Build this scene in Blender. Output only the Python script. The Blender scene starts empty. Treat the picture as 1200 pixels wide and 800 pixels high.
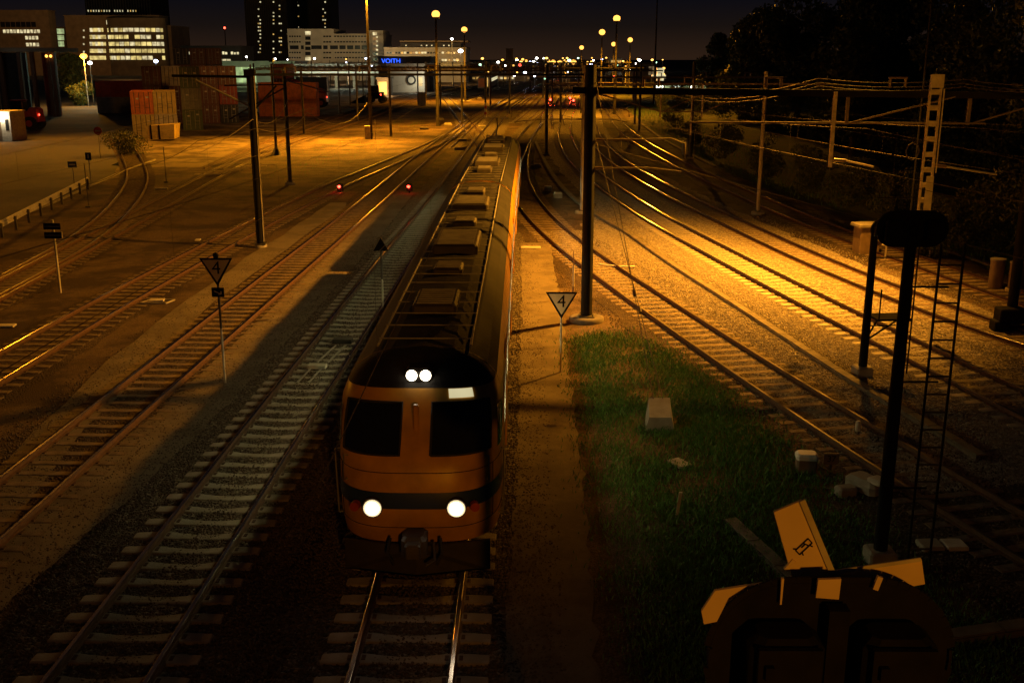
import bpy, math, random
import numpy as np
from mathutils import Vector, Matrix, Euler
random.seed(7); rng = np.random.default_rng(7)
scene = bpy.context.scene
col = scene.collection
PI = math.pi
# ------------------------------------------------------------------ camera
F = 1238.0; CAMZ = 9.0
TH = math.atan(333/F); PSI = math.atan(14/F*math.cos(TH))
cam_d = bpy.data.cameras.new('camera'); cam = bpy.data.objects.new('camera', cam_d); col.objects.link(cam)
cam.location = (0, 0, CAMZ); cam.rotation_euler = (PI/2-TH, 0, PSI)
cam_d.sensor_width = 36; cam_d.lens = F*36/1200; cam_d.clip_start = .1; cam_d.clip_end = 6000
scene.camera = cam
RM = Euler((PI/2-TH, 0, PSI)).to_matrix()
def ray(px, py): return RM @ Vector(((px-600)/F, -(py-400)/F, -1))
def G(px, py, z=0.0):
    d = ray(px, py); t = (z-CAMZ)/d.z
    return Vector((d.x*t, d.y*t, z))
def P(px, py, Y):
    d = ray(px, py); t = Y/d.y
    return Vector((d.x*t, Y, CAMZ+d.z*t))
def YG(py, z=0.0): return G(600, py, z).y
# ------------------------------------------------------------------ materials
def new_mat(name):
    m = bpy.data.materials.new(name); m.use_nodes = True
    return m, m.node_tree.nodes, m.node_tree.links, m.node_tree.nodes['Principled BSDF']
def mat(name, c, rough=.7, metal=0.0, var=.25, scale=3.0, bump=0.0, bscale=30.0, c2=None, spec=None, detail=6):
    """base colour varied by object-space noise, optional bump"""
    m, N, L, b = new_mat(name)
    tc = N.new('ShaderNodeTexCoord'); nz = N.new('ShaderNodeTexNoise'); nz.inputs['Scale'].default_value = scale; nz.inputs['Detail'].default_value = detail
    L.new(tc.outputs['Object'], nz.inputs['Vector'])
    r = N.new('ShaderNodeValToRGB'); L.new(nz.outputs['Fac'], r.inputs['Fac'])
    lo = c2 if c2 else tuple(x*(1-var) for x in c); hi = c if c2 else tuple(min(1, x*(1+var)) for x in c)
    r.color_ramp.elements[0].position = .32; r.color_ramp.elements[1].position = .68
    r.color_ramp.elements[0].color = (*lo, 1); r.color_ramp.elements[1].color = (*hi, 1)
    L.new(r.outputs['Color'], b.inputs['Base Color'])
    b.inputs['Roughness'].default_value = rough; b.inputs['Metallic'].default_value = metal
    if spec is not None: b.inputs['Specular IOR Level'].default_value = spec
    if bump:
        n2 = N.new('ShaderNodeTexNoise'); n2.inputs['Scale'].default_value = bscale; n2.inputs['Detail'].default_value = 4
        L.new(tc.outputs['Object'], n2.inputs['Vector'])
        bp = N.new('ShaderNodeBump'); bp.inputs['Strength'].default_value = bump; bp.inputs['Distance'].default_value = .03
        L.new(n2.outputs['Fac'], bp.inputs['Height']); L.new(bp.outputs['Normal'], b.inputs['Normal'])
    return m
def emit(name, c, s, var=0.0, scale=.6):
    m, N, L, b = new_mat(name)
    b.inputs['Base Color'].default_value = (*[min(.8, x*.6) for x in c], 1); b.inputs['Emission Color'].default_value = (*c, 1)
    b.inputs['Emission Strength'].default_value = s
    if var:
        tc = N.new('ShaderNodeTexCoord'); nz = N.new('ShaderNodeTexNoise'); nz.inputs['Scale'].default_value = scale; nz.inputs['Detail'].default_value = 3
        L.new(tc.outputs['Object'], nz.inputs['Vector'])
        mr = N.new('ShaderNodeMapRange'); mr.inputs[1].default_value = .35; mr.inputs[2].default_value = .65
        mr.inputs[3].default_value = s*(1-var); mr.inputs[4].default_value = s*(1+var)
        L.new(nz.outputs['Fac'], mr.inputs[0]); L.new(mr.outputs[0], b.inputs['Emission Strength'])
    return m
def stone_mat(name, cs, cell=22.0, bump=1.0, patch=.5, pc=None, dist=.05, dirt=None):
    """gravel: voronoi cells coloured one by one, bumped, with large soft patches"""
    m, N, L, b = new_mat(name)
    tc = N.new('ShaderNodeTexCoord')
    v = N.new('ShaderNodeTexVoronoi'); v.inputs['Scale'].default_value = cell; L.new(tc.outputs['Object'], v.inputs['Vector'])
    sep = N.new('ShaderNodeSeparateColor'); L.new(v.outputs['Color'], sep.inputs[0])
    r = N.new('ShaderNodeValToRGB'); L.new(sep.outputs[0], r.inputs['Fac'])
    e = r.color_ramp.elements; e[0].color = (*cs[0], 1); e[1].color = (*cs[-1], 1)
    for i, c in enumerate(cs[1:-1]): q = e.new((i+1)/(len(cs)-1)); q.color = (*c, 1)
    nz = N.new('ShaderNodeTexNoise'); nz.inputs['Scale'].default_value = patch; nz.inputs['Detail'].default_value = 7; nz.inputs['Roughness'].default_value = .65
    L.new(tc.outputs['Object'], nz.inputs['Vector'])
    r2 = N.new('ShaderNodeValToRGB'); L.new(nz.outputs['Fac'], r2.inputs['Fac'])
    r2.color_ramp.elements[0].position = .45; r2.color_ramp.elements[1].position = .57
    mx = N.new('ShaderNodeMix'); mx.data_type = 'RGBA'; L.new(r2.outputs['Color'], mx.inputs[0])
    L.new(r.outputs['Color'], mx.inputs[6])
    if pc: mx.inputs[7].default_value = (*pc, 1)
    else: L.new(r.outputs['Color'], mx.inputs[7])
    L.new(mx.outputs[2], b.inputs['Base Color']); b.inputs['Roughness'].default_value = .9; b.inputs['Specular IOR Level'].default_value = .25
    bp = N.new('ShaderNodeBump'); bp.inputs['Strength'].default_value = bump; bp.inputs['Distance'].default_value = dist
    mul = N.new('ShaderNodeMath'); mul.operation = 'MULTIPLY_ADD'; mul.inputs[1].default_value = -.9
    L.new(v.outputs['Distance'], mul.inputs[0]); L.new(sep.outputs[1], mul.inputs[2])
    L.new(mul.outputs[0], bp.inputs['Height']); L.new(bp.outputs['Normal'], b.inputs['Normal'])
    return m
M = {}
M['ground'] = stone_mat('dirt', [(.08,.052,.03),(.13,.088,.052),(.18,.125,.078)], 26, .7, .30, (.052,.033,.019), .04)
M['yard'] = stone_mat('yard_paving', [(.15,.115,.08),(.18,.14,.10),(.20,.155,.11)], 14, .25, .30, (.060,.042,.027), .03)
M['road'] = stone_mat('asphalt', [(.07,.065,.06),(.10,.09,.08),(.12,.11,.09)], 18, .2, .1, (.06,.055,.05), .02)
M['path'] = stone_mat('trodden_path', [(.15,.125,.09),(.18,.15,.11),(.20,.165,.12)], 60, .35, .7, (.13,.105,.075), .015)
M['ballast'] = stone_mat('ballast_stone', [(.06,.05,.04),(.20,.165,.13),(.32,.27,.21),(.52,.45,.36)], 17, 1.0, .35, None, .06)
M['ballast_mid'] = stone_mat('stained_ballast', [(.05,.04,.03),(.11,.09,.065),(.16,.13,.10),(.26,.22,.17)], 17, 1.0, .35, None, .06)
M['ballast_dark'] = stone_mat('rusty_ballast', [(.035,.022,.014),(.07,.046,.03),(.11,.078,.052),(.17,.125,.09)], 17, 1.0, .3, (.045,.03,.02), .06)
M['grassland'] = stone_mat('turf_soil', [(.03,.04,.012),(.05,.06,.02),(.07,.075,.03)], 30, .6, .4, (.07,.06,.035), .03)
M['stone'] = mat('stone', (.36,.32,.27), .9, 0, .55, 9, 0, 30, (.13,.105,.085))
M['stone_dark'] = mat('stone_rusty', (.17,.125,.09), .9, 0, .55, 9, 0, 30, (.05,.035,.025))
M['concrete'] = mat('concrete', (.36,.33,.28), .85, 0, .3, 2.5, .4, 40, (.24,.21,.17))
M['sleeper_c'] = mat('sleeper_concrete', (.38,.34,.28), .85, 0, .3, 2.2, .5, 35, (.23,.19,.14))
M['sleeper_w'] = mat('sleeper_timber', (.24,.175,.12), .9, 0, .4, 5, .6, 50, (.11,.08,.055))
M['rust'] = mat('rail_rust', (.14,.07,.035), .75, .2, .4, 8, .3, 60, (.07,.035,.02))
M['railtop'] = mat('rail_polished', (.66,.60,.54), .21, 1.0, .12, 1.5)
M['railtop_dull'] = mat('rail_dull', (.10,.07,.05), .40, .5, .25, 1.2)
M['steel'] = mat('galvanised', (.34,.33,.31), .55, .35, .2, 3, .1, 30)
M['steel_dark'] = mat('steel_dark', (.07,.06,.05), .6, .3, .3, 3, .2, 30)
M['mast_grey'] = mat('mast_grey', (.42,.38,.32), .7, 0, .2, 2, .2, 20)
M['black'] = mat('black_paint', (.010,.0095,.009), .8, 0, .3, 6, spec=.15)
M['pipe'] = mat('weathered_pipe', (.16,.13,.10), .75, 0, .2, 3, spec=.2)
M['pole'] = mat('lamp_pole', (.05,.043,.036), .8, 0, .2, 2, spec=.15)
M['white'] = mat('white_paint', (.78,.75,.68), .5, 0, .08, 3, .05, 20)
M['white_w'] = mat('white_weathered', (.62,.58,.50), .6, 0, .2, 4, .2, 30, (.42,.37,.30))
M['signface'] = mat('sign_face', (.78,.60,.36), .5, 0, .08, 4)  # orange-cream: the sodium lamp's tint is put into the base colour
M['wire'] = mat('wire_copper', (.07,.055,.045), .8, 0, .1, 2)
M['cable'] = mat('cable_bright', (.30,.25,.20), .7, 0, .1, 2)
M['insul'] = mat('insulator', (.16,.11,.08), .3, 0, .1, 4)
M['yellow'] = mat('train_yellow', (.66,.33,.03), .38, 0, .1, 2.2, .05, 14, (.40,.20,.025), detail=10)
M['lattice'] = mat('lattice_paint', (.50,.44,.35), .7, 0, .3, 6, spec=.2)
M['foot'] = mat('dark_footing', (.13,.11,.09), .85, 0, .3, 4, .3, 30)
M['trough'] = mat('trough_concrete', (.14,.115,.085), .85, 0, .3, 2.5, .4, 40)
M['blue'] = mat('train_blue', (.02,.04,.16), .35, 0, .1, 2)
M['roof'] = mat('roof_grey', (.022,.020,.019), .7, 0, .45, 1.3, .2, 12, spec=.2)
M['underframe'] = mat('underframe', (.03,.025,.02), .8, 0, .3, 4)
M['interior'] = mat('interior_wall', (.55,.55,.48), .7, 0, .1, 3)
M['rubber'] = mat('rubber', (.02,.02,.02), .85, 0, .2, 6)
M['red_paint'] = mat('red_paint', (.38,.05,.02), .5, 0, .25, 2, .1, 15)
M['wood'] = mat('crossing_timber', (.42,.34,.24), .85, 0, .3, 3, .4, 30)
M['bark'] = mat('bark', (.07,.05,.035), .95, 0, .4, 6, .6, 20)
M['gold'] = mat('brown_plate', (.19,.13,.085), .6, 0, .2, 3)
def glass(name, tint=(.02,.025,.03), clear=.75):
    m, N, L, b = new_mat(name)
    b.inputs['Base Color'].default_value = (*tint, 1); b.inputs['Roughness'].default_value = .08
    tr = N.new('ShaderNodeBsdfTransparent'); mx = N.new('ShaderNodeMixShader'); mx.inputs[0].default_value = clear
    L.new(b.outputs[0], mx.inputs[1]); L.new(tr.outputs[0], mx.inputs[2]); L.new(mx.outputs[0], N['Material Output'].inputs['Surface'])
    return m
M['glass'] = glass('window_glass'); M['glass_dark'] = mat('dark_glass', (.012,.014,.018), .08, 0, .2, 1)
SOD = (1, .375, .014); SODN = (1, .345, .011)
M['e_sodium'] = emit('lamp_sodium', (1, .42, .07), 2.7)
M['e_sodium_s'] = emit('lamp_sodium_small', (1, .45, .07), 3.5)
M['e_amber'] = emit('lamp_amber', (1, .50, .10), 4)
M['e_white'] = emit('lamp_white', (1, .95, .85), 14)
M['e_blue'] = emit('lamp_bluish', (.65, .72, 1), 8)
M['e_green'] = emit('lamp_green', (.55, 1, .65), 6)
M['e_red'] = emit('lamp_red', (1, .06, .03), 9)
M['e_headlight'] = emit('headlight', (1, .86, .62), 9)
M['e_reflector'] = emit('headlight_reflector', (1, .78, .45), .9)  # ring round the lens glows by itself, a halo put into the material
M['e_ceiling'] = emit('fluorescent_tube', (.92, 1, .72), 5)
M['e_sign'] = emit('sign_blue', (.03, .12, 1), 2.2)
M['w_yel'] = emit('window_lit_yellow', (1, .80, .28), .62, .6, .35)
M['w_pale'] = emit('window_lit_pale', (1, .88, .5), .62, .55, .5)
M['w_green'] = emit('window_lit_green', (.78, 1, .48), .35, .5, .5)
M['w_amber'] = emit('window_lit_amber', (1, .6, .15), .55, .6, .4)
M['w_dim'] = emit('window_lit_dim', (1, .7, .35), .12, .6, .4)
M['w_dark'] = mat('window_dark', (.02,.02,.022), .2, 0, .3, .5)
def leaf_mat(name, lo, hi):
    m, N, L, b = new_mat(name)
    g = N.new('ShaderNodeNewGeometry'); r = N.new('ShaderNodeValToRGB'); L.new(g.outputs['Random Per Island'], r.inputs['Fac'])
    r.color_ramp.elements[0].color = (*lo, 1); r.color_ramp.elements[1].color = (*hi, 1)
    L.new(r.outputs['Color'], b.inputs['Base Color']); b.inputs['Roughness'].default_value = .6; b.inputs['Specular IOR Level'].default_value = .3
    return m
M['leaf'] = leaf_mat('leaf', (.03,.05,.012), (.09,.11,.03)); M['leaf2'] = leaf_mat('leaf_bush', (.05,.07,.015), (.14,.15,.04))
M['blade'] = leaf_mat('grass_blade', (.04,.12,.015), (.13,.28,.05))
def corr_mat(name, c):
    """painted corrugated steel: vertical ribs as bump, scratches and grime as colour"""
    m, N, L, b = new_mat(name)
    tc = N.new('ShaderNodeTexCoord')
    nz = N.new('ShaderNodeTexNoise'); nz.inputs['Scale'].default_value = 1.6; nz.inputs['Detail'].default_value = 8; nz.inputs['Roughness'].default_value = .7
    L.new(tc.outputs['Object'], nz.inputs['Vector'])
    r = N.new('ShaderNodeValToRGB'); L.new(nz.outputs['Fac'], r.inputs['Fac'])
    r.color_ramp.elements[0].position = .3; r.color_ramp.elements[1].position = .55
    r.color_ramp.elements[0].color = (c[0]*.5, c[1]*.5, c[2]*.5, 1); r.color_ramp.elements[1].color = (*c, 1)
    L.new(r.outputs['Color'], b.inputs['Base Color']); b.inputs['Roughness'].default_value = .6
    return m
for k, c in dict(red=(.30,.05,.025), yellow=(.55,.40,.12), pale=(.52,.43,.28), green=(.10,.13,.06), brown=(.16,.06,.03), orange=(.60,.16,.03), grey=(.22,.21,.18), black=(.03,.03,.03)).items():
    M['box_'+k] = corr_mat('container_'+k, c)
# ------------------------------------------------------------------ mesh builder
class MB:
    def __init__(s): s.v = []; s.f = []; s.m = []; s.sm = []
    def add(s, vs, fs, mi=0, smooth=False):
        o = len(s.v); s.v += [tuple(x) for x in vs]
        for f in fs: s.f.append([i+o for i in f]); s.m.append(mi); s.sm.append(smooth)
        return s
    def box(s, a, b, mi=0, M4=None):
        x0, y0, z0 = a; x1, y1, z1 = b
        vs = [(x0,y0,z0),(x1,y0,z0),(x1,y1,z0),(x0,y1,z0),(x0,y0,z1),(x1,y0,z1),(x1,y1,z1),(x0,y1,z1)]
        if M4 is not None: vs = [M4 @ Vector(v) for v in vs]
        return s.add(vs, [(0,3,2,1),(4,5,6,7),(0,1,5,4),(1,2,6,5),(2,3,7,6),(3,0,4,7)], mi)
    def cbox(s, c, sz, mi=0, rz=0.0, bev=0.0, rx=0.0):
        M4 = Matrix.Translation(c) @ Matrix.Rotation(rz, 4, 'Z') @ Matrix.Rotation(rx, 4, 'X')
        h = [q/2 for q in sz]
        if bev <= 0: return s.box((-h[0],-h[1],-h[2]), (h[0],h[1],h[2]), mi, M4)
        # chamfered vertical edges and top
        e = min(bev, h[0]*.9, h[1]*.9)
        def ring(k, z): return [(-h[0]+k,-h[1],z),(h[0]-k,-h[1],z),(h[0],-h[1]+k,z),(h[0],h[1]-k,z),(h[0]-k,h[1],z),(-h[0]+k,h[1],z),(-h[0],h[1]-k,z),(-h[0],-h[1]+k,z)]
        def inr(z): return [(x*(1-e/h[0]), y*(1-e/h[1]), z) for x, y, _ in ring(e, z)]
        vs = ring(e, -h[2]) + ring(e, h[2]-e) + inr(h[2])
        fs = [tuple(range(7,-1,-1)), tuple(range(16,24))]
        for r in (0, 8):
            for i in range(8): j = (i+1) % 8; fs.append((r+i, r+j, r+8+j, r+8+i))
        return s.add([M4 @ Vector(v) for v in vs], fs, mi)
    def bar(s, p0, p1, w, h=None, mi=0, up=Vector((0,0,1))):
        p0, p1 = Vector(p0), Vector(p1); h = h or w; d = (p1-p0).normalized()
        if abs(d.dot(up)) > .98: up = Vector((0,1,0))
        x = d.cross(up).normalized(); y = x.cross(d).normalized()
        vs = [p + x*a*w/2 + y*b*h/2 for p in (p0, p1) for a, b in ((-1,-1),(1,-1),(1,1),(-1,1))]
        return s.add(vs, [(3,2,1,0),(4,5,6,7),(0,1,5,4),(1,2,6,5),(2,3,7,6),(3,0,4,7)], mi)
    def tube(s, pts, r, n=6, mi=0, cap=True):
        pts = [Vector(p) for p in pts]; rs = r if isinstance(r, (list, tuple)) else [r]*len(pts)
        o = len(s.v); up = Vector((0,0,1)); vs = []
        for i, p in enumerate(pts):
            d = (pts[min(i+1, len(pts)-1)] - pts[max(i-1, 0)]).normalized()
            u = up if abs(d.dot(up)) < .95 else Vector((0,1,0))
            x = d.cross(u).normalized(); y = x.cross(d)
            for k in range(n): a = 2*PI*k/n; vs.append(p + (x*math.cos(a)+y*math.sin(a))*rs[i])
        fs = []
        for i in range(len(pts)-1):
            for k in range(n): k2 = (k+1) % n; fs.append((i*n+k, i*n+k2, (i+1)*n+k2, (i+1)*n+k))
        s.add(vs, fs, mi, True)
        if cap: s.add(vs[:n], [tuple(range(n-1,-1,-1))], mi); s.add(vs[-n:], [tuple(range(n))], mi)
        return s
    def disc(s, c, nrm, r, th, n=16, mi=0):
        nrm = Vector(nrm).normalized(); c = Vector(c)
        return s.tube([c-nrm*th/2, c+nrm*th/2], r, n, mi)
    def ball(s, c, r, n=10, mi=0, sq=(1,1,1)):
        c = Vector(c); vs = []; fs = []; m = n//2
        for i in range(m+1):
            for j in range(n):
                t = PI*i/m; a = 2*PI*j/n
                vs.append(c + Vector((math.sin(t)*math.cos(a)*sq[0], math.sin(t)*math.sin(a)*sq[1], math.cos(t)*sq[2]))*r)
        for i in range(m):
            for j in range(n): k = (j+1) % n; fs.append((i*n+j, (i+1)*n+j, (i+1)*n+k, i*n+k))
        return s.add(vs, fs, mi, True)
    def prism(s, poly, z0, z1, mi=0):
        """poly in xy, extruded in z"""
        n = len(poly); vs = [(x,y,z0) for x,y in poly] + [(x,y,z1) for x,y in poly]
        fs = [tuple(range(n-1,-1,-1)), tuple(range(n,2*n))] + [(i,(i+1)%n,n+(i+1)%n,n+i) for i in range(n)]
        return s.add(vs, fs, mi)
    def slab(s, poly, d, T, mi=0):
        """poly = 3d points of a planar outline, thickness vector d"""
        n = len(poly); A = [Vector(p) for p in poly]; vs = A + [p + Vector(d) for p in A]
        fs = [tuple(range(n-1,-1,-1)), tuple(range(n,2*n))] + [(i,(i+1)%n,n+(i+1)%n,n+i) for i in range(n)]
        if T is not None: vs = [T @ v for v in vs]
        return s.add(vs, fs, mi)
    def build(s, name, mats, parent=None, origin=None, loc=None, rz=0.0):
        me = bpy.data.meshes.new(name); o0 = Vector(origin) if origin is not None else Vector((0,0,0))
        vs = [(x-o0.x, y-o0.y, z-o0.z) for x,y,z in s.v]
        me.from_pydata(vs, [], s.f)
        for m in (mats if isinstance(mats, (list, tuple)) else [mats]): me.materials.append(M[m] if isinstance(m, str) else m)
        me.polygons.foreach_set('material_index', s.m); me.polygons.foreach_set('use_smooth', s.sm); me.update()
        ob = bpy.data.objects.new(name, me); col.objects.link(ob)
        if parent is not None: ob.parent = parent
        elif origin is not None: ob.location = o0
        if loc is not None: ob.location = loc
        if rz: ob.rotation_euler = (0,0,rz)
        return ob
def tag(o, label=None, cat=None, group=None, kind=None):
    if label: o['label'] = label
    if cat: o['category'] = cat
    if group: o['group'] = group
    if kind: o['kind'] = kind
    return o
def thing(name, label, cat, loc=(0,0,0), rz=0.0, group=None):
    o = bpy.data.objects.new(name, None); col.objects.link(o); o.empty_display_size = .3
    o.location = loc; o.rotation_euler = (0,0,rz); return tag(o, label, cat, group)
def kids(o): return [c for c in bpy.data.objects if c.parent == o]
def dup(o, loc=None, rz=None, label=None, parent=None, top=True):
    c = o.copy(); col.objects.link(c)
    if parent is not None: c.parent = parent
    if loc is not None: c.location = loc
    if rz is not None: c.rotation_euler = (0,0,rz)
    if label: c['label'] = label
    for ch in list(o.children): dup(ch, parent=c, top=False)
    return c
def text(name, body, size, m, parent, loc, rot, ext=.003, align='CENTER'):
    cu = bpy.data.curves.new(name, 'FONT'); cu.body = body; cu.size = size; cu.extrude = ext; cu.align_x = align; cu.align_y = 'CENTER'
    tmp = bpy.data.objects.new(name, cu); col.objects.link(tmp); bpy.context.view_layer.update()
    me = bpy.data.meshes.new_from_object(tmp.evaluated_get(bpy.context.evaluated_depsgraph_get())); bpy.data.objects.remove(tmp); me.materials.clear(); me.materials.append(M[m])
    o = bpy.data.objects.new(name, me); col.objects.link(o); o.parent = parent; o.location = loc; o.rotation_euler = rot
    return o
def spot(loc, to, power, c, angle=120, blend=1.0, r=.25, name='lamp_light', parent=None):
    l = bpy.data.lights.new(name, 'SPOT'); l.energy = power; l.color = c; l.spot_size = math.radians(angle); l.spot_blend = blend; l.shadow_soft_size = r
    o = bpy.data.objects.new(name, l); col.objects.link(o)
    d = Vector(to)-Vector(loc); o.rotation_euler = d.to_track_quat('-Z', 'Y').to_euler()
    if parent is not None: o.parent = parent; o.location = Vector(loc)-parent.location
    else: o.location = loc
    return o
def point(loc, power, c, r=.2, name='lamp_light', parent=None):
    l = bpy.data.lights.new(name, 'POINT'); l.energy = power; l.color = c; l.shadow_soft_size = r
    o = bpy.data.objects.new(name, l); col.objects.link(o)
    if parent is not None: o.parent = parent; o.location = Vector(loc)-parent.location
    else: o.location = loc
    return o
# ------------------------------------------------------------------ world: night sky lit by the town
w = bpy.data.worlds.new('World'); scene.world = w; w.use_nodes = True
N, L = w.node_tree.nodes, w.node_tree.links
bg = N['Background']
sky = N.new('ShaderNodeTexSky'); sky.sky_type = 'NISHITA'; sky.sun_disc = False; sky.sun_elevation = math.radians(-8); sky.sun_rotation = math.radians(200)
tc = N.new('ShaderNodeTexCoord'); sp = N.new('ShaderNodeSeparateXYZ'); L.new(tc.outputs['Generated'], sp.inputs[0])
cr = N.new('ShaderNodeValToRGB'); L.new(sp.outputs[2], cr.inputs['Fac'])
e = cr.color_ramp.elements; e[0].position = 0; e[0].color = (.24,.12,.065,1); e[1].position = 1; e[1].color = (.016,.018,.032,1)
q = e.new(.027); q.color = (.085,.055,.045,1); q = e.new(.052); q.color = (.034,.034,.058,1)
add = N.new('ShaderNodeMix'); add.data_type = 'RGBA'; add.blend_type = 'ADD'; add.inputs[0].default_value = 1
mul = N.new('ShaderNodeMix'); mul.data_type = 'RGBA'; mul.blend_type = 'MULTIPLY'; mul.inputs[0].default_value = 1; mul.inputs[7].default_value = (.2,.2,.2,1)
L.new(sky.outputs[0], mul.inputs[6]); L.new(mul.outputs[2], add.inputs[6]); L.new(cr.outputs[0], add.inputs[7])
L.new(add.outputs[2], bg.inputs['Color']); bg.inputs['Strength'].default_value = .1
scene.view_settings.view_transform = 'Standard'; scene.view_settings.look = 'None'; scene.view_settings.exposure = 0; scene.view_settings.gamma = 1
scene.render.engine = 'CYCLES'; scene.cycles.use_denoising = True; scene.cycles.max_bounces = 5; scene.cycles.diffuse_bounces = 2; scene.cycles.transparent_max_bounces = 12
scene.cycles.sample_clamp_indirect = 3; scene.cycles.use_light_tree = True; scene.cycles.caustics_reflective = False; scene.cycles.caustics_refractive = False
# ------------------------------------------------------------------ setting: ground, yard, paths
def sheet(name, pts, z, m, kind='structure', T=None):
    b = MB(); b.add([(x, y, z) for x, y in pts], [tuple(range(len(pts)))]); o = b.build(name, m)
    if o.data.polygons[0].normal.z < 0: o.data.flip_normals()
    return tag(o, kind=kind)
def gpoly(px, z=0): return [tuple(G(x, y, z).xy) for x, y in px]
sheet('ground', [(-1500,-40),(1500,-40),(1500,3500),(-1500,3500)], 0, 'ground')
sheet('yard_paving', gpoly([(-420,330),(-60,262),(60,228),(125,212),(180,196),(236,196),(300,165),(362,139),(430,121),(480,108),(480,88),(-500,88)]), .004, 'yard')
sheet('asphalt_road', gpoly([(-300,300),(0,258),(60,238),(132,207),(150,170),(160,130),(176,108),(60,108),(-300,140)]), .008, 'road')
0 and sheet('lit_apron', gpoly([(285,238),(330,205),(372,186),(460,158),(520,134),(500,118),(440,134),(400,146),(350,161),(300,180),(262,200)]), .012, 'yard')

def wobble(B, a):
    n = len(B); w1 = np.cumsum(rng.normal(0,a,n)); w1 -= np.linspace(w1[0], w1[-1], n); return w1
def smooth_path(px, z=.0, it=60, step=2.0, ext0=12, extN=0):
    P0 = [G(x, y, z) for x, y in px]
    d = (P0[0]-P0[1]).normalized()
    if ext0: P0 = [P0[0]+d*ext0] + P0
    if extN: P0.append(P0[-1]+(P0[-1]-P0[-2]).normalized()*extN)
    A = np.array([[p.x, p.y] for p in P0])
    seg = np.hypot(*np.diff(A, axis=0).T); s = np.concatenate([[0], np.cumsum(seg)])
    n = max(4, int(s[-1]/step)); t = np.linspace(0, s[-1], n)
    B = np.stack([np.interp(t, s, A[:,0]), np.interp(t, s, A[:,1])], 1)
    for _ in range(it): B[1:-1] = B[1:-1]*.5 + (B[:-2]+B[2:])*.25
    return B
def resample(B, step):
    seg = np.hypot(*np.diff(B, axis=0).T); s = np.concatenate([[0], np.cumsum(seg)])
    t = np.arange(0, s[-1], step); Q = np.stack([np.interp(t, s, B[:,0]), np.interp(t, s, B[:,1])], 1)
    D = np.gradient(Q, axis=0); D /= np.hypot(D[:,0], D[:,1])[:,None]
    return Q, D
def ribbon(name, B, w0, w1, z, m, kind='structure', jag=0.0):
    D = np.gradient(B, axis=0); D /= np.hypot(D[:,0], D[:,1])[:,None]; Nn = np.stack([D[:,1], -D[:,0]], 1)
    n = len(B); j0 = rng.normal(0, jag, n); j1 = rng.normal(0, jag, n)
    a = B + Nn*(-w0+j0)[:,None]; b = B + Nn*(w1+j1)[:,None]
    mb = MB(); mb.add([(*p, z) for p in a] + [(*p, z) for p in b], [(i, n+i, n+i+1, i+1) for i in range(n-1)])
    o = mb.build(name, m); 
    if o.data.polygons[0].normal.z < 0: o.data.flip_normals()
    return tag(o, kind=kind)
RAILZ = .19
def rail_mb(B, off):
    """flat-bottom rail swept along the track, polished running surface as material 1"""
    D = np.gradient(B, axis=0); D /= np.hypot(D[:,0], D[:,1])[:,None]; Nn = np.stack([D[:,1], -D[:,0]], 1)
    prof = [(-.07,.045),(-.07,.058),(-.012,.075),(-.012,.145),(-.036,.155),(-.036,.185),(-.028,.19),(.028,.19),(.036,.185),(.036,.155),(.012,.145),(.012,.075),(.07,.058),(.07,.045)]
    mb = MB(); n = len(B); k = len(prof); vs = []
    for i in range(n):
        for u, z in prof: p = B[i] + Nn[i]*(off+u); vs.append((p[0], p[1], z))
    o = 0; mb.v = vs
    for i in range(n-1):
        for j in range(k-1):
            mb.f.append([i*k+j, i*k+j+1, (i+1)*k+j+1, (i+1)*k+j]); mb.m.append(1 if j in (5, 6, 7) else 0); mb.sm.append(False)
    mb.f.append(list(range(k))); mb.m.append(0); mb.sm.append(False)
    mb.f.append([(n-1)*k+j for j in range(k-1,-1,-1)]); mb.m.append(0); mb.sm.append(False)
    return mb
def sleeper_mesh(kind):
    mb = MB()
    if kind == 'concrete':
        xs = [-1.3,-1.28,-.95,-.62,-.42,-.2,0,.2,.42,.62,.95,1.28,1.3]
        top = [.045,.058,.066,.062,.046,.036,.033,.036,.046,.062,.066,.058,.045]
        wd = [.12,.13,.145,.14,.125,.11,.105,.11,.125,.14,.145,.13,.12]
    else:
        xs = [-1.3,-.7,0,.7,1.3]; top = [.046]*5; wd = [.125]*5
    n = len(xs); vs = []
    for x, t, wv in zip(xs, top, wd):
        vs += [(x,-wv-.02,-.06),(x,-wv,t-.012),(x,-wv+.03,t),(x,wv-.03,t),(x,wv,t-.012),(x,wv+.02,-.06)]
    fs = []
    for i in range(n-1):
        for j in range(5): fs.append((i*6+j, (i+1)*6+j, (i+1)*6+j+1, i*6+j+1))
    fs += [(0,1,2,3,4,5), tuple((n-1)*6+j for j in range(5,-1,-1))]
    mb.add(vs, fs)
    for sx in (-.7525, .7525):      # rail fastenings
        for q in (-.11, .11): mb.cbox((sx+q, 0, .062 if kind == 'concrete' else .052), (.06,.12,.03), 1)
    return mb
def make_sleeper(kind):
    o = sleeper_mesh(kind).build('sleeper', ['sleeper_c' if kind == 'concrete' else 'sleeper_w', 'rust']); return o.data, o
sl_c, oc = make_sleeper('concrete'); sl_w, ow = make_sleeper('timber')
bpy.data.objects.remove(oc); bpy.data.objects.remove(ow)
SLV = {}
for k, me in (('concrete', sl_c), ('timber', sl_w)):
    SLV[k] = ([v.co.copy() for v in me.vertices], [list(p.vertices) for p in me.polygons], [p.material_index for p in me.polygons])
    
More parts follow.
